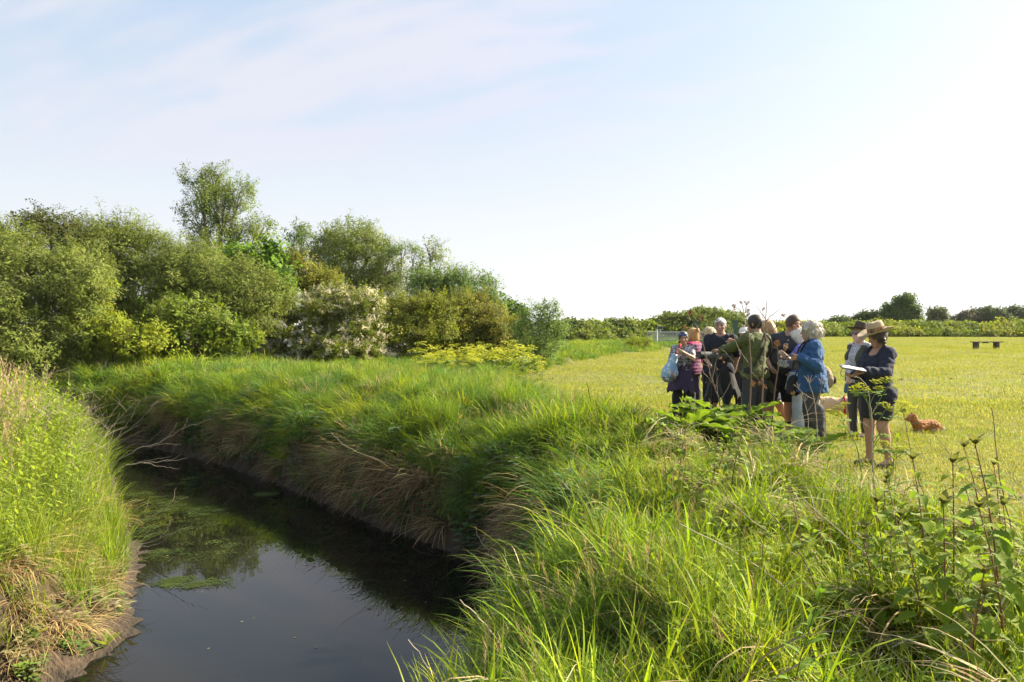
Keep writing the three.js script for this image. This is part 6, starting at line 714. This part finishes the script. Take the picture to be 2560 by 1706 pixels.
function nettle(seed, h) {
  const r = rng(seed), g = thing('stinging_nettle', 'stinging nettle with toothed leaves on a reddish stem in the near verge', 'nettle', [0, 0, 0], 0, 'nettles in the near verge'), d = around(r), P = (t) => V(d.x * 0.16 * h * t * t, h * t, d.z * 0.16 * h * t * t);
  part(g, 'stem', stemGeo([0, 0.25, 0.5, 0.75, 1].map(P), 0.0055, 0.002, 6), REDSTEM); const n = Math.round(h * 14);
  for (let k = 0; k < n; k++) { const t = 0.2 + 0.77 * k / n, a0 = k * Math.PI / 2 + 0.3 * r(), L = lerp(0.125, 0.055, Math.pow(k / n, 1.8)) * (0.85 + 0.3 * r()), q = P(t); for (const s of [0, Math.PI]) { const a = a0 + s, e = V(Math.sin(a), 0, Math.cos(a)), st = q.clone().addScaledVector(e, 0.022).add(V(0, 0.012, 0)); const l = part(g, 'leaf', NLEAF[k % 3], NLM[(k + seed) % 3]); l.position.copy(st); l.rotation.set(0.15 - 0.5 * (t - 0.5) + (r() - 0.5) * 0.3, a, (r() - 0.5) * 0.3, 'YXZ'); l.scale.setScalar(L); } if (t > 0.5 && k % 2) { const c = part(g, 'flower_tassel', CATKIN, CATM); c.position.copy(q); c.scale.setScalar(0.8 + 0.5 * r()); c.rotation.y = r() * 6; } }
  for (let k = 0; k < 6; k++) { const a = k * 1.05, l = part(g, 'tip_leaf', NLEAF[k % 3], NTOP); l.position.copy(P(0.985)); l.rotation.set(-1.25 + 0.35 * r(), a, 0, 'YXZ'); l.scale.setScalar(0.038 + 0.03 * r()); }
  return g;
}
{
  const r = rng(820), proto = [nettle(811, 0.7), nettle(812, 0.56), nettle(813, 0.78), nettle(814, 0.46)], spots = [[2375, 1700, 2.9], [2440, 1700, 2.55], [2330, 1700, 3.3], [2200, 1700, 3.1]];
  for (let k = 0; k < 74; k++) { const z = -lerp(2.3, 6.2, Math.pow(r(), 1.3)), x = lerp(1.1, 3.4, Math.pow(r(), 0.65)); if (x > mownEdge(z) - 0.2 || x > -z * 0.8 + 0.2 || (z < -4.5 && x > 2.0)) continue; spots.push([0, 0, 0, x, z]); }
  spots.forEach(([px, py, d, x, z], i) => { if (d) { const c = at(px, 900, d); x = c.x; z = c.z; } const y = ground(x, z) - 0.02; if (i < 4) { proto[i].position.set(x, y, z); proto[i].rotation.y = r() * 6; } else copyOf(proto[i % 4], [x, y, z], r() * 6.28, null, 0.75 + 0.4 * r()); });
}
// bright leafy shoots
const SHOOT = leafMat({ color: lin(0.2, 0.28, 0.015) });
[[1450, 1330, 6.6, 0.55, 'pair of bright leafy shoots above the near bank edge'], [1512, 1330, 6.3, 0.6, 'taller bright leafy shoot above the near bank edge'], [1548, 1420, 4.9, 0.5, 'bright leafy shoot standing nearest in the bank grass'], [1720, 1010, 8.7, 0.6, 'leafy green shoot at the left end of the burdock'], [1868, 1000, 8.9, 0.55, 'leafy green shoot below the green fleece']].forEach(([px, py, d, h, label], i) => { const c = at(px, 900, d), g = thing('leafy_shoot', label, 'plant', [c.x, ground(c.x, c.z) - 0.02, c.z]); const r = rng(840 + i); for (let q = 0; q < 3; q++) { const o = V((r() - 0.5) * 0.12, 0, (r() - 0.5) * 0.12), hh = h * (0.75 + 0.4 * r()); part(g, 'stem', stemGeo([o, o.clone().add(V((r() - 0.5) * 0.05, hh, (r() - 0.5) * 0.05))], 0.004, 0.002, 5), GREENSTEM); for (let k = 0; k < 14; k++) { const t = 0.3 + 0.7 * k / 14, a = k * 2.4, B = new Buf(); const l = part(g, 'leaf', T_SHOOTLEAF(), SHOOT); l.position.copy(o).add(V(0, hh * t, 0)); l.rotation.set(lerp(-0.3, -1.15, t), a, 0, 'YXZ'); l.scale.setScalar(0.13 * (1.1 - 0.4 * t)); } } });
function T_SHOOTLEAF() { T_SHOOTLEAF.g ??= (() => { const B = new Buf(); leaf(B, V(0, 0, 0), V(0, 0, 1), UP, 1, 0.24, [[0, 0], [0.2, 0.7], [0.45, 1], [0.75, 0.7], [1, 0]], [1, 1, 1], 0.3, 0.2); return B.geo(); })(); return T_SHOOTLEAF.g; }
// dead branches reaching out over the water from the far side
function deadBranch(label, d, pts, subs, o = {}) { const r = rng(o.seed), P = (p) => at(p[0], p[1], d + (p[2] ?? 0)), b = P(pts[0]), g = thing('dead_branch', label, 'branch', [b.x, b.y, b.z]), rel = (p) => P(p).sub(b); const m = part(g, 'stem', stemGeo(wavy(r, pts.map(rel), 0.03), (o.r0 ?? 0.009) * 0.65, 0.002), PALESTEM); subs.forEach((s) => part(m, 'twig', stemGeo(wavy(r, s.map(rel), 0.02), 0.003, 0.0012, 5), PALESTEM)); return g; }
deadBranch('long pale dead branch reaching out over the dark bend', 10.5, [[250, 1180], [330, 1130], [400, 1105], [450, 1075], [525, 1050]], [[[400, 1105], [430, 1080], [445, 1055]], [[450, 1075], [465, 1060], [470, 1045]], [[370, 1118], [410, 1110], [450, 1112]], [[330, 1130], [370, 1105], [400, 1080]]], { seed: 51 });
deadBranch('pale dead branch just below the longest one', 10.2, [[260, 1190], [330, 1160], [400, 1155], [470, 1145]], [[[400, 1155], [430, 1150], [455, 1135]], [[360, 1158], [410, 1168], [450, 1172]], [[330, 1160], [380, 1150], [430, 1140]]], { seed: 52 });
deadBranch('forked dead twig dipping towards the algae', 9.2, [[250, 1300], [320, 1310], [380, 1290], [425, 1262], [440, 1220]], [[[380, 1290], [430, 1262], [470, 1240]], [[320, 1310], [360, 1280], [375, 1240]]], { seed: 53, r0: 0.007 });
deadBranch('curved dead twig over the algae mat', 8.6, [[240, 1380], [330, 1368], [400, 1345], [478, 1315]], [[[330, 1368], [390, 1362], [440, 1330]], [[400, 1345], [420, 1320], [425, 1300]]], { seed: 54, r0: 0.006 });
deadBranch('thin dead twigs sweeping up from the bank across the stream', 11.5, [[200, 1180], [290, 1100], [350, 1050], [395, 1000]], [[[290, 1100], [330, 1040], [350, 1000]], [[260, 1130], [330, 1090], [400, 1045]], [[240, 1150], [280, 1080], [300, 1030]]], { seed: 55, r0: 0.006 });
deadBranch('bent dead stick leaning on the mud of the near bank corner', 6.6, [[1365, 1455], [1290, 1435], [1235, 1395], [1200, 1345], [1188, 1318]], [[[1235, 1395], [1225, 1385], [1212, 1380]], [[1205, 1355], [1212, 1340], [1214, 1330]]], { seed: 56, r0: 0.006 });
deadBranch('long pale stem slanting across the far bank grass', 9.6, [[1010, 1175], [960, 1155], [890, 1130], [850, 1105], [828, 1082]], [], { seed: 57, r0: 0.004 });
// long dead stems lying across the nettles
[[[1700, 1310], [1900, 1420], [2100, 1600], [2140, 1660], 3.5], [[1885, 1230], [2000, 1390], [2075, 1560], [2100, 1690], 3.3], [[2010, 1250], [2180, 1400], [2330, 1600], [2360, 1700], 3.2], [[1810, 1240], [1990, 1390], [2200, 1530], [2320, 1690], 3.9], [[2480, 1020], [2500, 1200], [2540, 1350], [2580, 1480], 4.0], [[2180, 1130], [2190, 1250], [2200, 1370], [2215, 1480], 4.4], [[1625, 1380], [1595, 1480], [1575, 1600], [1560, 1700], 3.4], [[1520, 1300], [1535, 1400], [1550, 1480], [1560, 1540], 4.4], [[1765, 1390], [1770, 1480], [1790, 1600], [1795, 1680], 3.6], [[2340, 1090], [2420, 1200], [2500, 1290], [2590, 1380], 4.2], [[2255, 1020], [2290, 1180], [2330, 1290], [2370, 1400], 4.9], [[1150, 1500], [1210, 1560], [1270, 1640], [1300, 1720], 3.3], [[1020, 1600], [1080, 1680], [1120, 1740], [1150, 1790], 3.4]].forEach((l, i) => { const d = l[4], r = rng(870 + i), P = l.slice(0, 4).map((p, k) => at(p[0], p[1], d + (k - 1.5) * 0.12)), base = P[3].clone(); base.y = ground(base.x, base.z); const g = thing('dead_weed', ['dead grass stem slanting from the burdock towards the nettles', 'pale dead stem bowed across the middle of the nettles', 'brown dead stem lying over the front nettles', 'long dead stem crossing the whole nettle patch', 'slender dead stem at the edge of the mown grass', 'upright grey dead stem below the notebook writer', 'straw stem upright in the near bank grass', 'white dead stalk beside the leafy shoots', 'grey dead stalk in the middle of the verge', 'fine dead stem arching over the field edge', 'dead stem rising below the small ginger dog', 'bare dead stem poking over the water', 'pale bent stem at the very front above the water'][i], 'dead stem', [base.x, base.y, base.z]); const pts = [...P.map((p) => p.sub(base)), V((r() - 0.5) * 0.1, -0.02, (r() - 0.5) * 0.1)]; part(g, 'stem', stemGeo(wavy(r, pts, 0.012), 0.0022, 0.0046, 5), i % 3 === 1 ? DEADSTEM : PALESTEM); part(g, 'side_twig', stemGeo(wavy(r, [pts[1], pts[1].clone().add(V(0.05, 0.06, 0.02)), pts[1].clone().add(V(0.1, 0.14, 0.0))], 0.006), 0.0016, 0.001, 4), PALESTEM); });
// algae and floating scraps: films of small flakes and threads on the water
{
  const FLAKE = many(4, (i) => { const r = rng(880 + i), B = new Buf(); for (let k = 0; k < 60; k++) { const e = around(r), q = around(r).multiplyScalar(0.1 * Math.sqrt(r())); q.y = 0.004 * r(); leaf(B, q, e.setY(0.08 * (r() - 0.3)), UP, 0.012 + 0.035 * r(), 0.003 + 0.007 * r(), LANCE, [0.7 + 0.6 * r(), 0.8 + 0.4 * r(), 0.8], 0.05, 0); } return B.geo(); });
  const mat = new THREE.MeshPhysicalMaterial({ vertexColors: true, roughness: 0.95, specularIntensity: 0.3 });
  [[440, 1300, 0.6, 0.9, 130, 'green algae film among the dead twigs'], [480, 1385, 0.6, 0.35, 80, 'algae spit below the curved dead twig'], [420, 1235, 0.45, 1.1, 110, 'algae fringe along the bank across the stream'], [470, 1465, 0.3, 0.13, 60, 'small algae patch by the muddy point'], [665, 1240, 0.2, 0.16, 40, 'round floating weed patch near the far bank']].forEach(([px, py, rx, rz, n, label], i) => {
    const d = (CAM_H - WATER) / ((py - 805) / F), c = at(px, py, d), r = rng(890 + i), list = []; for (let k = 0; k < n; k++) { const a = r() * 6.28, q = (r() + r() + r()) * 0.55, x = c.x + Math.cos(a) * rx * q, z = c.z + Math.sin(a) * rz * q; if (!inWater(x, z) || n2(x * 2.2, z * 3.5) < 0.15 - 0.3 * r()) continue; list.push({ p: V(x, WATER + 0.004 + 0.004 * r(), z), q: Q(r() * 6.28), s: 0.5 + 0.9 * r(), c: tint(r, [0.03, 0.045, 0.015], [0.06, 0.085, 0.02]) }); }
    sow('algae', FLAKE, mat, list, label, 'algae', 95 + i);
  });
}
// dock leaves on the mud across the stream
[[120, 1560, 'dock plant with yellowing leaves low on the mud'], [255, 1580, 'dock plant with curled leaves near the muddy point'], [60, 1640, 'dock plant lowest on the mud at the corner']].forEach(([px, py, label], i) => { const d = 3.0 / ((py - 805) / F) * 0.93, c = at(px, 900, d), y = ground(c.x, c.z), r = rng(900 + i), g = thing('dock_plant', label, 'plant', [c.x, y, c.z]); for (let k = 0; k < 8; k++) { const a = k * 2.4 + r(), l = part(g, 'leaf', T_SHOOTLEAF(), k % 3 ? ALXM : UMBM); l.position.set(0, 0.03, 0); l.rotation.set(-0.3 - 0.7 * r(), a, (r() - 0.5) * 0.5, 'YXZ'); l.scale.set(0.16, 0.13, 0.12 + 0.07 * r()); } });
// scraps afloat on the open water
{ const r = rng(930), BIT = [new Buf(), new Buf()]; leaf(BIT[0], V(0, 0, 0), V(0, 0.02, 1), UP, 0.035, 0.014, OVATE, [1, 1, 1], 0.2, 0.05); blade(BIT[1], V(0, 0, 0), V(0, 0, 1), 0.09, 0.003, 1.52, 0.1, 3, [1, 1, 1]); const list = []; for (let k = 0; k < 260; k++) { const z = -lerp(5.2, 13, Math.pow(r(), 1.5)), x = lerp(-6, 0.2, r()); if (inWater(x, z) && bank(x, z).s < -0.05 && r() < 0.35 + 0.5 * n2(x * 0.8, z * 0.8)) list.push({ p: V(x, WATER + 0.003, z), q: Q(r() * 6.28), s: 0.5 + 0.9 * r(), c: tint(r, [0.1, 0.09, 0.04], [0.32, 0.26, 0.14]) }); } sow('floating_scraps', BIT.map((b) => b.geo()), DRY, list, 'small dead leaves and stems afloat on the stream', 'litter', 99); }
shadow(scene);
renderer.render(scene, camera);
